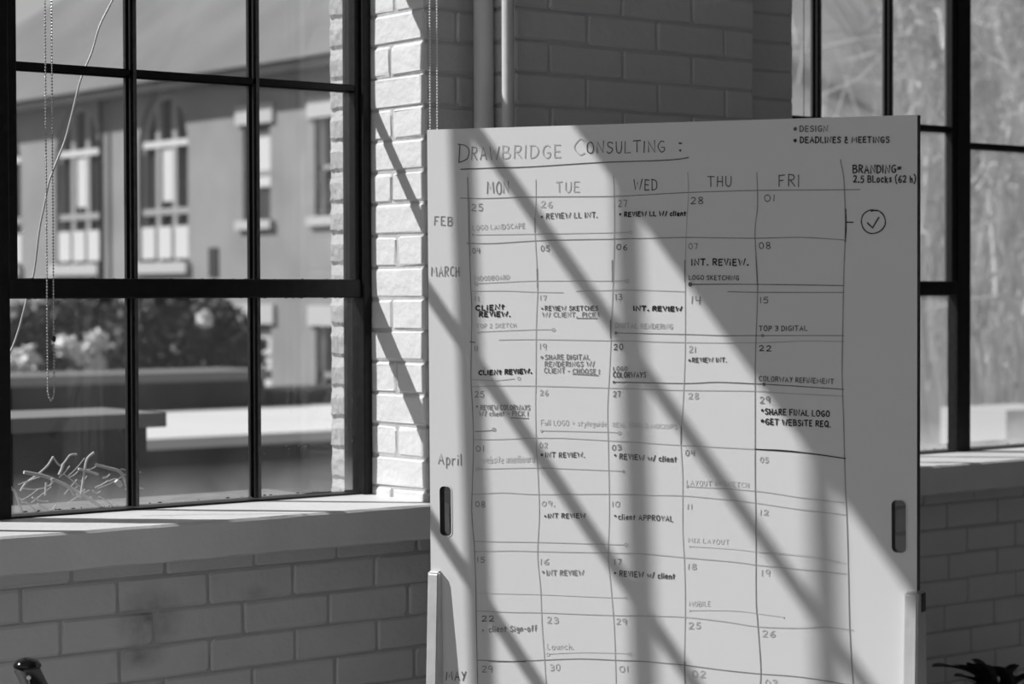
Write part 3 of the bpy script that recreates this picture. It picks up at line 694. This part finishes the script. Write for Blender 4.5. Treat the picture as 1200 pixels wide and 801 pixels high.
# dates
for t, a, b, c, d, i in (
 ('25', 553, 565.5, 239, 246.5, 'm'), ('26', 634, 647, 236, 243, 'l'), ('27', 725, 734.5, 234.5, 242, 'm'), ('28', 810, 824, 231, 238.5, 'd'), ('01', 896, 908, 228.5, 236, 'd'),
 ('04', 554, 562.5, 290.5, 296.5, 'm'), ('05', 634, 643.5, 288, 294, 'm'), ('06', 723, 735, 286.5, 292.5, 'd'), ('07', 807.5, 817.5, 285, 291.5, 'm'), ('08', 890, 903, 284, 291, 'd'),
 ('11', 557, 561.5, 347, 352.5, 'l'), ('17', 633.5, 640, 346, 351.5, 'l'), ('13', 722, 729, 344.5, 351, 'm'), ('14', 811, 821, 347, 356, 'm'), ('15', 891.5, 900, 348, 355, 'd'),
 ('11', 556.5, 560, 405.5, 411, 'm'), ('19', 633, 640, 402.5, 409, 'l'), ('20', 719.5, 730, 403, 409.5, 'd'), ('21', 807.5, 815, 405.5, 412.5, 'l'), ('22', 890, 904, 405, 411, 'b'),
 ('25', 557, 567, 458.5, 465, 'm'), ('26', 633, 642, 457, 463, 'l'), ('27', 719, 727, 458.5, 464.5, 'm'), ('28', 807, 818.5, 460.5, 467, 'l'), ('29', 891, 902, 465, 472, 'm'),
 ('01', 558, 567, 522.5, 528.5, 'm'), ('02', 632.5, 641.5, 518.5, 524, 'l'), ('03', 717.5, 728, 521, 527, 'm'), ('04', 803.5, 814, 527.5, 533.5, 'm'), ('05', 891, 900, 535.5, 541.5, 'l'),
 ('08', 557.5, 568.5, 587.5, 593.5, 'm'), ('09.', 635.5, 650, 587, 592.5, 'l'), ('10', 718, 726, 587.5, 593.5, 'l'), ('11', 806, 811, 590, 596, 'l'), ('12', 891.5, 900.5, 597, 603, 'l'),
 ('15', 560, 568, 652.5, 658.5, 'm'), ('16', 634, 643, 654.5, 661, 'l'), ('17', 720.5, 728, 655, 661, 'm'), ('18', 807, 816, 660.5, 666.5, 'l'), ('19', 893, 902, 667.5, 674.5, 'l'),
 ('22', 565, 579, 721.5, 727.5, 'd'), ('23', 641.5, 654, 722.5, 729.5, 'l'), ('29', 722.5, 734, 724.5, 731, 'l'), ('25', 807.5, 820.5, 729, 736, 'l'), ('26', 893.5, 908, 738.5, 745.5, 'l'),
 ('29', 565.5, 577, 780, 787, 'm'), ('30', 645, 656, 778, 785, 'l'), ('01', 726, 736, 780, 786.5, 'l'), ('02', 811.5, 826.5, 785.5, 793, 'l'), ('03', 897, 911, 796, 803, 'l')):
    note(t, a, b, c, d, i, 1.3, name='date_number')
# entries
for t, a, b, c, d, i, w, yb1, dot in (
 ('REVIEW LL INT.', 640.5, 700, 250, 256, 'd', 1.4, 254.5, (635, 254, 1.5)), ('REVIEW LL W/ client', 732, 804, 248.5, 253.5, 'b', 1.9, 252.5, (727, 251, 1.5)),
 ('LOGO LANDSCAPE', 554, 615, 264, 269.5, 'l', 1.1, 267, None), ('MOODBOARD', 557, 597, 323.5, 328.5, 'l', 1.1, 327, None),
 ('INT. REViEW.', 811, 877, 303.5, 310.5, 'b', 2.0, None, None), ('LOGO SKETCHING', 807.5, 866, 322.5, 327.5, 'd', 1.3, 328, None),
 ('CLiENt', 558, 591, 358, 363.5, 'b', 2.2, 362, None), ('REViEW.', 562, 598, 365, 370.5, 'b', 2.2, None, None),
 ('REVIEW SKETCHES', 639, 701, 358.5, 363.5, 'd', 1.3, None, (635.5, 361.4, 1.3)), ('W/ CLIENT.  PICK 1', 636, 702, 366, 371, 'm', 1.3, None, None),
 ('INT. REVIEW', 743, 799, 358.5, 363.5, 'b', 2.2, 364.5, None), ('TOP 2 SKETCH', 558.5, 604.5, 379.5, 384, 'l', 1.0, 383, None),
 ('DIGITAL RENDERING', 721.5, 788, 378.5, 384, 'l', 1.2, 385, None), ('TOP 3 DIGITAL', 890, 946, 382, 387.5, 'd', 1.4, 387, None),
 ('SHARE DIGITAL', 639, 691, 415.5, 421, 'm', 1.4, None, (635, 418.3, 1.8)), ('RENDERINGS W/', 639, 696.5, 423.5, 429, 'm', 1.4, None, None), ('CLIENT - CHOOSE 1', 638, 702.5, 431, 436.5, 'm', 1.3, 438, None),
 ('CLiENt REViEW.', 561.5, 623, 434, 439, 'b', 2.2, 437, None), ('LOGO', 719, 735, 429.5, 434, 'm', 1.2, None, None), ('COLORWAYS', 719, 757, 436, 442, 'd', 1.4, None, None),
 ('REVIEW INT.', 811.5, 851.5, 419, 424, 'd', 1.4, None, (808, 422, 1.6)), ('COLORWAY REFiNEMENT', 890, 977, 440.5, 446, 'd', 1.3, 449.5, None),
 ('REVIEW COLORWAYS', 563.5, 621, 474.5, 480, 'm', 1.4, None, (559.3, 476, 1.5)), ('W/ client - PICK 1', 562, 619, 481.5, 487, 'm', 1.3, None, None),
 ('Full LOGO + styleguide', 634, 710, 491.5, 497.5, 'f', 1.2, 499, None), ('REAL WORLD MOCKUPS', 718, 793, 494.5, 499.5, 'f', 1.2, 502, None),
 ('SHARE FINAL LOGO', 897, 972, 478.5, 485, 'b', 1.8, 488, (893.5, 480.5, 1.7)), ('GET WEBSiTE REQ.', 897.5, 973.5, 490.5, 497, 'b', 1.8, 500, (893.5, 492.8, 2)),
 ('INT REVIEW.', 639.5, 685, 530, 535.5, 'd', 1.4, None, (635.2, 532.6, 1.9)), ('website moodboard', 566, 626, 534, 542, 'f', 1.2, 541, None),
 ('REVIEW w/ client', 726.5, 793, 531.5, 537.5, 'd', 1.6, 541, (721, 533, 1.5)), ('LAYOUT IN SKETCH', 804.5, 877, 562, 567.5, 'f', 1.2, 570.5, None),
 ('INT REVIEW', 642.5, 686, 601.5, 606.5, 'd', 1.6, None, (639, 604.4, 1.4)), ('client APPROVAL', 725, 788.5, 602, 608, 'd', 1.4, 610.5, (721, 604, 1.4)),
 ('MIX LAYOUT', 806.5, 854, 629.5, 634.5, 'f', 1.1, 637, None), ('INT REVIEW', 641, 684, 668, 673.5, 'm', 1.5, None, (636.5, 669.7, 1.6)),
 ('REVIEW w/ client', 726.5, 791, 668.5, 674.5, 'd', 1.6, 678, (721, 671, 1.5)), ('MOBILE', 807.5, 832, 704, 709.5, 'f', 1.1, None, None),
 ('client Sign-off', 573.5, 629, 733.5, 740, 'm', 1.5, 739, (566.3, 738.3, 1.3)), ('Launch.', 641.5, 672, 753.5, 760, 'f', 1.2, None, None)):
    note(t, a, b, c, d, i, w, yb1, 'handwriting', dot)
for p in ([(676, 372.6), (700, 373)], [(671, 438), (701, 439.6)], [(599, 489.3), (619.5, 490)]): line(p, 'm', 1.2, 'underline')

# ---------------------------------------------------------------- knob on a tilted post, lower left
kc = at_y(32, 779, 3.35); sc = (kc - CAM).dot(FW) / FPX
post = empty('camera_stand', (kc.x, kc.y, 0))
bm = bmesh.new(); prof = [(.1, 8.8), (4, 8.7), (9, 7.4), (13, 5.0), (15.8, 1.2), (16.2, -1.2), (15.2, -2.9), (11, -4.2), (5, -4.8), (2.8, -5.0), (2.6, -8)]
seg = 28; rings = []
for r_, z_ in prof:
    rings.append([bm.verts.new(kc + Vector((math.cos(a * 2 * math.pi / seg) * r_, math.sin(a * 2 * math.pi / seg) * r_, z_)) * sc) for a in range(seg)])
for a, b in zip(rings, rings[1:]):
    for k in range(seg): bm.faces.new((a[k], b[k], b[(k + 1) % seg], a[(k + 1) % seg]))
bm.faces.new(rings[0]); local(post, obj('knob', bm, M['knob'], post, smooth=True))
p0 = kc + (-ZU * 0 + CR * -3) * sc; p1 = kc + (-ZU * 60 + CR * 27) * sc
foot = Vector((p1.x + (p1.x - p0.x) * 3, p1.y + (p1.y - p0.y) * 3, 0))
dirn = (p1 - p0).normalized(); L = p0.z / -dirn.z
bm = bmesh.new(); tube(bm, [p0, p0 + dirn * L], [14 * sc, 14 * sc], 20); local(post, obj('tilted_tube', bm, M['dkmetal'], post, smooth=True))
bm = bmesh.new(); q = kc + (-ZU * 12 + CR * 5 - VH * 16) * sc; tube(bm, [q, q + VH * .012], 2.6 * sc, 12); local(post, obj('screw', bm, M['screw'], post))
bm = bmesh.new(); tube(bm, [q + (-ZU * 3 + VH * 1) * sc, q + (-ZU * 40 + CR * 1 + VH * 1) * sc], .8 * sc, 8); local(post, obj('pin', bm, M['screw'], post))
tag(post, 'tilted dark metal post with a glossy black mushroom knob, against the lower left wall', 'stand')

# ---------------------------------------------------------------- dark potted plant, lower right
pc = at_y(1165, 790, 3.55); plant = empty('potted_plant', (pc.x, pc.y, 0))
bm = bmesh.new(); rr = [(.085, 0), (.09, .02), (.125, .22), (.135, .24), (.135, .26), (.12, .26), (.115, .235)]; rings = []
for r_, z_ in rr: rings.append([bm.verts.new((pc.x + r_ * math.cos(a * math.pi / 12), pc.y + r_ * math.sin(a * math.pi / 12), z_)) for a in range(24)])
for a, b in zip(rings, rings[1:]):
    for k in range(24): bm.faces.new((a[k], a[(k + 1) % 24], b[(k + 1) % 24], b[k]))
bm.faces.new(rings[0][::-1]); local(plant, obj('pot', bm, M['pot'], plant, smooth=True))
bm = bmesh.new(); tube(bm, [(pc.x, pc.y, .225), (pc.x, pc.y, .235)], .116, 20); local(plant, obj('soil', bm, M['soil'], plant))
prg = random.Random(5)
def leaf(parent, base, tip, wid, droop, m):
    base = Vector(base); tip = Vector(tip); d = tip - base; side = d.cross(ZU).normalized() * wid; n = 7; bm = bmesh.new(); rows_ = []
    for i in range(n + 1):
        t = i / n; c = base + d * t + ZU * (droop * 4 * t * (1 - t)); w_ = math.sin(math.pi * min(1, t * .92 + .06)) ** .8
        if i == n: w_ = .02
        rows_.append([bm.verts.new(c - side * w_ + ZU * .25 * wid * w_), bm.verts.new(c), bm.verts.new(c + side * w_ + ZU * .25 * wid * w_)])
    for a, b in zip(rows_, rows_[1:]):
        bm.faces.new((a[0], a[1], b[1], b[0])); bm.faces.new((a[1], a[2], b[2], b[1]))
    bmesh.ops.solidify(bm, geom=bm.faces[:], thickness=.0008)
    local(parent, obj('leaf', bm, m, parent, smooth=True))
tops = [((1160, 806), (1118, 792)), ((1170, 808), (1150, 786)), ((1185, 808), (1172, 786)), ((1195, 810), (1212, 788)), ((1185, 800), (1160, 780)), ((1150, 790), (1092, 781)), ((1158, 798), (1118, 778)), ((1160, 800), (1140, 777)), ((1150, 800), (1165, 793)), ((1165, 800), (1138, 772)), ((1172, 800), (1195, 779)), ((1178, 806), (1220, 790)), ((1180, 800), (1208, 797)), ((1150, 812), (1105, 806)), ((1165, 812), (1140, 800)), ((1175, 812), (1190, 795))]
for i, (b_, t_) in enumerate(tops):
    yb_ = 3.55 + prg.uniform(-.05, .05); bb = at_y(b_[0], b_[1] + 4, yb_); tt = at_y(t_[0], t_[1], yb_ + prg.uniform(-.06, .06))
    leaf(plant, bb, tt, .024 + .012 * prg.random(), .010, M['leafdark'])
    bm = bmesh.new(); tube(bm, catmull([(pc.x + prg.uniform(-.02, .02), pc.y, .23), (pc.x + (bb.x - pc.x) * .4, pc.y + (bb.y - pc.y) * .4, (bb.z + .23) / 2 + .05), bb], 4), [.004] * 9, 6)
    local(plant, obj('stem', bm, M['leafdark'], plant))
for i in range(14):
    a = prg.uniform(0, 6.28); z = prg.uniform(.27, .38); r1 = prg.uniform(.02, .06); r2 = r1 + prg.uniform(.12, .18)
    leaf(plant, (pc.x + r1 * math.cos(a), pc.y + r1 * math.sin(a), z - .03), (pc.x + r2 * math.cos(a), pc.y - abs(r2 * math.sin(a)), z), .024, .02, M['leafdark'])
tag(plant, 'dark leafy potted plant on the floor at the lower right wall', 'plant')

# ================================================================ OUTDOORS
struct(boxobj('ground', (-30, 90, 4.3, 120, -4.2, -4.0), M['ground']))
# low roofs right outside the left window
def lowroof(name, x0, x1, y0, y1, ztop, thick, mt, ms, label, cat='roof', zbase=-4.0):
    r = empty(name, ((x0 + x1) / 2, (y0 + y1) / 2, zbase))
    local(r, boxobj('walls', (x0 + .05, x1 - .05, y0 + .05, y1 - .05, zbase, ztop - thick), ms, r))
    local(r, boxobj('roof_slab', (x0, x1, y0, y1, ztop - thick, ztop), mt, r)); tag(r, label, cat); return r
def XY(px, py, z): p = at_z(px, py, z); return p.x, p.y
# box in front (left): top surface y 476..489
zc = CZ - .40
x1, y0 = XY(195, 483, zc); xa, y1 = XY(165, 475.5, zc)
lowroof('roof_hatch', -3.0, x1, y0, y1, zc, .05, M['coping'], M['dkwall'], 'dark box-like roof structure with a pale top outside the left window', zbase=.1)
# white roof
zr_ = CZ - 1.15
xa, y0 = XY(200, 513, zr_); xb, y1 = XY(300, 476.5, zr_)
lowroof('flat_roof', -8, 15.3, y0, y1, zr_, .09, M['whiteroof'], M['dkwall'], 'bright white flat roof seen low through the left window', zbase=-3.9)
# dark parapet buildings behind it
YO = y1 + .02
p1 = at_y(318, 433, YO); p2 = at_y(392, 455, YO)
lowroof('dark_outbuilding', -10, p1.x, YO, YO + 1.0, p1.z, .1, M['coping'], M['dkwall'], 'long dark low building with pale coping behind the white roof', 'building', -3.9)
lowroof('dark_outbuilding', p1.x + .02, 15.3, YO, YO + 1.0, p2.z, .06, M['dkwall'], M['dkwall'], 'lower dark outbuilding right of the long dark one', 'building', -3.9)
# bitumen deck below the window
deck = boxobj('lower_roof_deck', (-6, 10, 4.45, 9.5, -.2, .35), M['bitumen']); tag(deck, 'dark bitumen roof deck directly outside the left window', 'roof')
rail = boxobj('deck_curb', (-3, 2.9, 5.6, 5.75, .35, .62), M['coping']); tag(rail, 'low grey curb across the dark roof deck', 'curb')

# twigs on the outer ledge
tw = empty('twig_pile', (2.1, 4.2, .935)); trg = random.Random(21)
def twig(pp, Y, r, dy=0):
    bm = bmesh.new(); P = [at_y(x, y, Y + dy * i) for i, (x, y) in enumerate(pp)]
    tube(bm, catmull(P, 3) if len(P) > 2 else P, r, 6); local(tw, obj('twig', bm, M['twig'], tw))
twig([(28, 553), (50, 557), (66, 563), (84, 572), (104, 584), (122, 596)], 4.13, .0038); twig([(112, 544), (126, 548), (140, 552), (146, 562), (152, 580)], 4.11, .0036)
twig([(110, 530), (103, 536), (100, 545), (97, 565), (94, 583)], 4.12, .003); twig([(12, 570), (18, 577), (22, 588), (26, 600)], 4.10, .003)
twig([(62, 535), (70, 545), (76, 541), (82, 533), (90, 532)], 4.14, .0022); twig([(74, 543), (72, 550), (69, 556)], 4.12, .0035); twig([(92, 549), (103, 552), (115, 556)], 4.13, .003)
twig([(24, 575), (30, 566), (44, 556), (56, 545), (62, 535)], 4.18, .0026); twig([(136, 563), (139, 566), (142, 569)], 4.10, .0055); twig([(61, 560), (61.5, 565)], 4.12, .004); twig([(54, 565), (53, 580)], 4.15, .0025)
for i in range(34):
    x = trg.uniform(16, 148); y = trg.uniform(548, 598); a = trg.uniform(-.9, .9); l = trg.uniform(8, 32); Y = trg.uniform(4.12, 4.3)
    twig([(x, y), (x + l * .5 * math.cos(a), y + l * .5 * math.sin(a) + trg.uniform(-3, 3)), (x + l * math.cos(a), y + l * math.sin(a))], Y, trg.uniform(.0008, .0018))
tag(tw, 'tangle of dry twigs on the outer ledge behind the lower left pane', 'twigs')

# ---------------------------------------------------------------- far brick building, facade on plane X = XF
XF = 16.0
fb = empty('brick_building', (XF, 28, -4)); tag(fb, 'large brick building with arched windows and a slate roof across the yard', 'building')
def P(px, py): return at_x(px, py, XF)
ze = at_x(287, 76, XF - .5).z                 # eave height
def fbox(name, y0, y1, z0, z1, x0, x1, m, par=fb): return local(fb, boxobj(name, (x0, x1, y0, y1, z0, z1), m, par)) if par is fb else boxpart(par, name, (x0, x1, y0, y1, z0, z1), m)
def boxpart(par, name, b, m):
    return boxobj(name, b, m, par)
fbox('wall', 22.4, 37, -4, ze, XF + .18, XF + 5.9, M['facade'])
fbox('eave', 22.2, 37.4, ze - .15, ze + .0, XF - .40, XF - .28, M['dkwall']); fbox('soffit', 22.2, 37.4, ze - .04, ze, XF - .4, XF + .5, M['dkwall'])
bm = bmesh.new(); rz = ze
ro = Vector((XF - .43, 0, rz)); rn = Vector((-2.9, 0, 3.3)).normalized()
def onroof(px, py):
    r_ = ray(px, py); return CAM + r_ * ((ro - CAM).dot(rn) / r_.dot(rn))
q1, q2 = onroof(20, 29), onroof(70, 0); dq = (q2 - q1)
hip0 = q1 - dq * ((q1.z - rz) / dq.z); hip1 = q1 + dq * ((rz + 2.9 - q1.z) / dq.z)
vs = [bm.verts.new(p) for p in ((XF - .43, 22.1, rz), tuple(hip0), tuple(hip1), (XF + 2.7, 22.1, rz + 2.9), (XF + 6, hip0.y, rz), (XF + 6, 22.1, rz))]
for q in ((0, 1, 2, 3), (1, 4, 2), (3, 2, 4, 5), (0, 3, 5), (0, 5, 4, 1)): bm.faces.new([vs[i] for i in q])
local(fb, obj('slate_roof', bm, M['roof'], fb))
# facade skin with real window openings
ops = []
def px_rect(xl, xr, yt, yb):
    xm = (xl + xr) / 2
    return (P(xr, yb).y, P(xl, yb).y, P(xm, yb).z, P(xm, yt).z)      # y0,y1,z0,z1
A1 = px_rect(163, 221, 108, 307); A2 = px_rect(64, 117, 116, 311)
w_ = (A1[1] - A1[0]); A2 = (A2[0], A2[0] + w_, A1[2], A1[3])
S1 = px_rect(285, 317, 145, 258); S2 = px_rect(369, 397, 137, 253)
dz = P(300, 126).z - P(300, 360).z
S3 = (S1[0], S1[1], S1[2] - dz, S1[3] - dz); S4 = (S2[0], S2[1], S2[2] - dz, S2[3] - dz)
sp_ = A2[0] - A1[0]; A3 = (A2[0] + sp_, A2[1] + sp_, A1[2], A1[3])
rects = [A1, A2, A3, S1, S2]
hole_cols = sorted([(r_[0], r_[1], [(r_[2], r_[3])]) for r_ in (A1, A2, A3)] + [(S1[0], S1[1], [(S3[2], S3[3]), (S1[2], S1[3])]), (S2[0], S2[1], [(S4[2], S4[3]), (S2[2], S2[3])])])
bm = bmesh.new(); y = 22.4
for (a, b, hs) in hole_cols:
    box(bm, XF, XF + .18, y, a, -4, ze)
    z = -4
    for (c, d) in sorted(hs): box(bm, XF, XF + .18, a, b, z, c); z = d
    box(bm, XF, XF + .18, a, b, z, ze); y = b
box(bm, XF, XF + .18, y, 37, -4, ze)
local(fb, obj('wall_skin', bm, M['facade'], fb))
def arch_window(r_):
    y0, y1, z0, z1 = r_; w = y1 - y0; cy = (y0 + y1) / 2; zs = z1 - w * .62
    f = fbox('window_frame', y0, y0 + .07, z0, zs, XF + .08, XF + .16, M['greyjoin'])
    boxpart(f, 'jamb', (XF + .08, XF + .16, y1 - .07, y1, z0, zs), M['greyjoin'])
    boxpart(f, 'glass', (XF + .15, XF + .17, y0, y1, z0, z1), M['farglass'])
    # spandrel bricks above the arch
    n = 14
    for sgn in (-1, 1):
        bm = bmesh.new(); pts = [(cy + sgn * w / 2 * math.cos(math.pi / 2 * k / n), zs + (z1 - zs) * math.sin(math.pi / 2 * k / n)) for k in range(n + 1)]
        cor = (cy + sgn * w / 2, z1)
        for X in (XF, ):
            va = [bm.verts.new((XF, *p)) for p in pts]; vb = [bm.verts.new((XF + .16, *p)) for p in pts]; c0 = bm.verts.new((XF, *cor)); c1 = bm.verts.new((XF + .16, *cor))
            for k in range(n):
                bm.faces.new((c0, va[k], va[k + 1])); bm.faces.new((va[k], vb[k], vb[k + 1], va[k + 1]))
        local(fb, obj('arch_spandrel', bm, M['facade'], fb))
    bm = bmesh.new(); tube(bm, [(XF + .1, cy + (w / 2 - .04) * math.cos(math.pi * k / 20), zs + (z1 - zs - .04) * math.sin(math.pi * k / 20)) for k in range(21)], .05, 6)
    obj('arch_frame', bm, M['greyjoin'], f)
    for t in (.333, .667): boxpart(f, 'mullion', (XF + .06, XF + .14, y0 + w * t - .055, y0 + w * t + .055, z0, z1 - .12), M['greyjoin'])
    for t in (.30, .70): boxpart(f, 'transom', (XF + .05, XF + .13, y0 - .02, y1 + .02, z0 + (z1 - z0) * t - .045, z0 + (z1 - z0) * t + .045), M['whitepaint'] if t > .5 else M['greyjoin'])
    for k in range(3): boxpart(f, 'lower_panel', (XF + .02, XF + .07, y0 + w * k / 3 + .04, y0 + w * (k + 1) / 3 - .05, z0 + .05, z0 + (z1 - z0) * .21), M['whitepaint'])
    boxpart(f, 'blind', (XF + .09, XF + .13, cy - .18, cy + .16, z0 + (z1 - z0) * .36, z0 + (z1 - z0) * .68), M['whitepaint'])
    fbox('stone_sill', y0 - .05, y1 + .1, z0 - .16, z0, XF - .08, XF + .1, M['stone'])
def sash_window(r_, blind_=.55):
    y0, y1, z0, z1 = r_; f = fbox('window_frame', y0, y0 + .07, z0, z1, XF + .08, XF + .16, M['whitepaint'])
    boxpart(f, 'jamb', (XF + .08, XF + .16, y1 - .07, y1, z0, z1), M['whitepaint'])
    boxpart(f, 'glass', (XF + .15, XF + .17, y0, y1, z0, z1), M['farglass'])
    boxpart(f, 'meeting_rail', (XF + .08, XF + .14, y0, y1, (z0 + z1) / 2 - .03, (z0 + z1) / 2 + .03), M['greyjoin'])
    if blind_: boxpart(f, 'blind', (XF + .1, XF + .14, y0 + .08, y1 - .2, z0 + (z1 - z0) * .35, z1 - .1), M['whitepaint'])
    fbox('lintel', y0 - .12, y1 + .12, z1, z1 + .26, XF - .05, XF + .1, M['stone'])
    fbox('stone_sill', y0 - .1, y1 + .1, z0 - .12, z0, XF - .08, XF + .1, M['stone'])
for r_ in (A1, A2, A3): arch_window(r_)
sash_window(S1); sash_window(S2, 0); sash_window(S3); sash_window(S4, 0)
d0 = P(126, 250); bm = bmesh.new(); tube(bm, [(XF - .1, d0.y, -4), (XF - .1, d0.y, ze)], .04, 8); local(fb, obj('downpipe', bm, M['dkwall'], fb))
for px_, yy in ((251, 307),):
    q = P(px_, yy); fbox('vent_block', q.y - .12, q.y + .12, q.z - .2, q.z + .2, XF - .02, XF + .05, M['dkwall'])

# ---------------------------------------------------------------- trees
def tree(name, base, trunk_h, blobs, nleaf, ls, m, label, seed):
    t = empty(name, base); g = random.Random(seed); bx, by, bz = base
    bm = bmesh.new(); trunk_h = trunk_h if 'dark' in label[:5] else 1.6; tube(bm, [(bx, by, bz), (bx + .1, by, bz + trunk_h * .5), (bx, by + .1, bz + trunk_h)], [.16, .12, .08], 8)
    for (c, r) in (blobs if 'dark' in label[:5] else []): tube(bm, [(bx, by, bz + trunk_h * .7), tuple(c)], [.06, .015], 5)
    local(t, obj('trunk', bm, M['bark'], t)); vs = []; fs = []
    for i in range(nleaf):
        c, r = g.choice(blobs); d = Vector((g.gauss(0, 1), g.gauss(0, 1), g.gauss(0, 1))).normalized() * r * g.uniform(.45, 1) ; p = Vector(c) + d
        a = Vector((g.gauss(0, 1), g.gauss(0, 1), g.gauss(0, 1))).normalized(); b = a.cross(Vector((g.gauss(0, 1), g.gauss(0, 1), 1))).normalized(); s = ls * g.uniform(.6, 1.3); k = len(vs)
        vs += [p - a * s, p + b * s * .45, p + a * s, p - b * s * .45]; fs.append((k, k + 1, k + 2, k + 3))
    me = bpy.data.meshes.new('foliage'); me.from_pydata([tuple(v) for v in vs], [], fs)
    local(t, tag(link('foliage', me, m, t), kind='stuff')); tag(t, label, 'tree'); return t
def bl(px, py, Z, r): return (CAM + ray(px, py) * Z, r)
def base_of(px, Z): p = CAM + ray(px, 420) * Z; return (p.x, p.y, -4)
tree('leafy_tree', base_of(190, 26), 3.5, [bl(165, 395, 26, .45), bl(195, 375, 26, .45), bl(230, 372, 26, .42), bl(262, 395, 26, .42), bl(215, 410, 26, .5), bl(280, 415, 26, .35), bl(150, 425, 26, .4), bl(250, 425, 26, .4)], 5200, .075, M['leaf'], 'dark bushy tree in front of the brick building, behind middle panes', 1)
tree('leafy_tree', base_of(80, 27.8), 3.5, [bl(60, 385, 27.8, .5), bl(95, 370, 27.8, .42), bl(125, 380, 27.8, .48), bl(40, 410, 27.8, .5), bl(100, 415, 27.8, .5), bl(135, 415, 27.8, .4), bl(20, 390, 27.8, .4)], 4600, .075, M['leaf'], 'dark bushy tree behind the lower left window pane', 2)
bx_ = tree('sunlit_leaves', base_of(95, 24.6), 3.3, [bl(80, 405, 24.6, .12), bl(98, 415, 24.6, .13), bl(113, 398, 24.6, .12), bl(30, 422, 24.6, .17), bl(112, 428, 24.6, .12), bl(240, 373, 24.6, .07), bl(10, 425, 24.6, .15)], 900, .07, M['leaf2'], 'pale sunlit blossom clusters in front of the dark trees', 3)  # sun patches on the trees, added as pale leaf clusters

# ---------------------------------------------------------------- thicket and bank beyond the right window
bm = bmesh.new(); hg = random.Random(9); n = 26; g = []
for i in range(n + 1):
    row = []
    for k in range(n + 1):
        t = k / n; x = 9.3 + 26.5 * t + 40 * i / n; y = 9 + 26 * t; z = -2.2 + 15 * t ** 1.0 + hg.uniform(-.3, .3) * (1 if t > .05 else 0)
        row.append(bm.verts.new((x, y, z)))
    g.append(row)
for i in range(n):
    for k in range(n): bm.faces.new((g[i][k], g[i + 1][k], g[i + 1][k + 1], g[i][k + 1]))
tag(obj('grassy_bank', bm, M['hill'], None, smooth=True), 'pale dry grassy bank rising beyond the right window', 'bank', kind='structure')
def thicket(label, seed, x0, x1, y0, y1, n, h, m, rmax):
    t = empty('bare_thicket', ((x0 + x1) / 2, (y0 + y1) / 2, -2)); g = random.Random(seed); bm = bmesh.new()
    for i in range(n):
        y = g.uniform(y0, y1); x = y * g.uniform(1.06, 1.42) + 1.4; z = -2.2 + max(0, (y - 9) * .577); a = g.uniform(-1, 1); bend = g.uniform(-1.6, 1.6); H = h * g.uniform(.5, 1.1); r = rmax * g.uniform(.3, 1)
        pts = catmull([(x, y, z), (x + a * .5, y + g.uniform(-.3, .3), z + H * .4), (x + a * 1.2 + bend * .4, y + g.uniform(-.5, .5), z + H * .8), (x + a * 1.6 + bend * 1.5, y, z + H * g.uniform(.75, 1.05))], 4)
        tube(bm, pts, [r * (1 - .8 * i_ / (len(pts) - 1)) for i_ in range(len(pts))], 4)
        for b in range(5):
            p = pts[g.randrange(4, len(pts))]; q = p + Vector((g.uniform(-1, 1), g.uniform(-.5, .5), g.uniform(-.2, 1))) * .9
            tube(bm, [p, (p + q) / 2 + Vector((0, 0, g.uniform(-.15, .15))), q], [r * .45, r * .35, r * .1], 3)
    local(t, tag(obj('branches', bm, m, t), kind='stuff')); tag(t, label, 'shrub')
thicket('tangle of pale bare branches beyond the right window', 4, 15, 34, 11.6, 16, 260, 5.0, M['branch'], .045)
thicket('darker bare twigs deep behind the pale branches', 6, 16, 40, 17, 22, 200, 5.5, M['branchd'], .05)
zz = CZ - 1.0
p0 = CAM + ray(1143, 478) * 18; p1 = CAM + ray(1200, 478) * 18
def slab(name, px0, px1, yt, yb, Z, dep, m, label):
    a = CAM + ray(px0, yt) * Z; b = CAM + ray(px0, yb) * Z; c = CAM + ray(px1, yt) * Z
    t = boxobj(name, (a.x, c.x + .5, min(a.y, c.y), min(a.y, c.y) + dep, b.z, a.z), m); tag(t, label, 'wall'); return t
slab('low_wall', 1143, 1215, 479, 540, 16, .6, M['stone'], 'short pale block wall low in the right window')
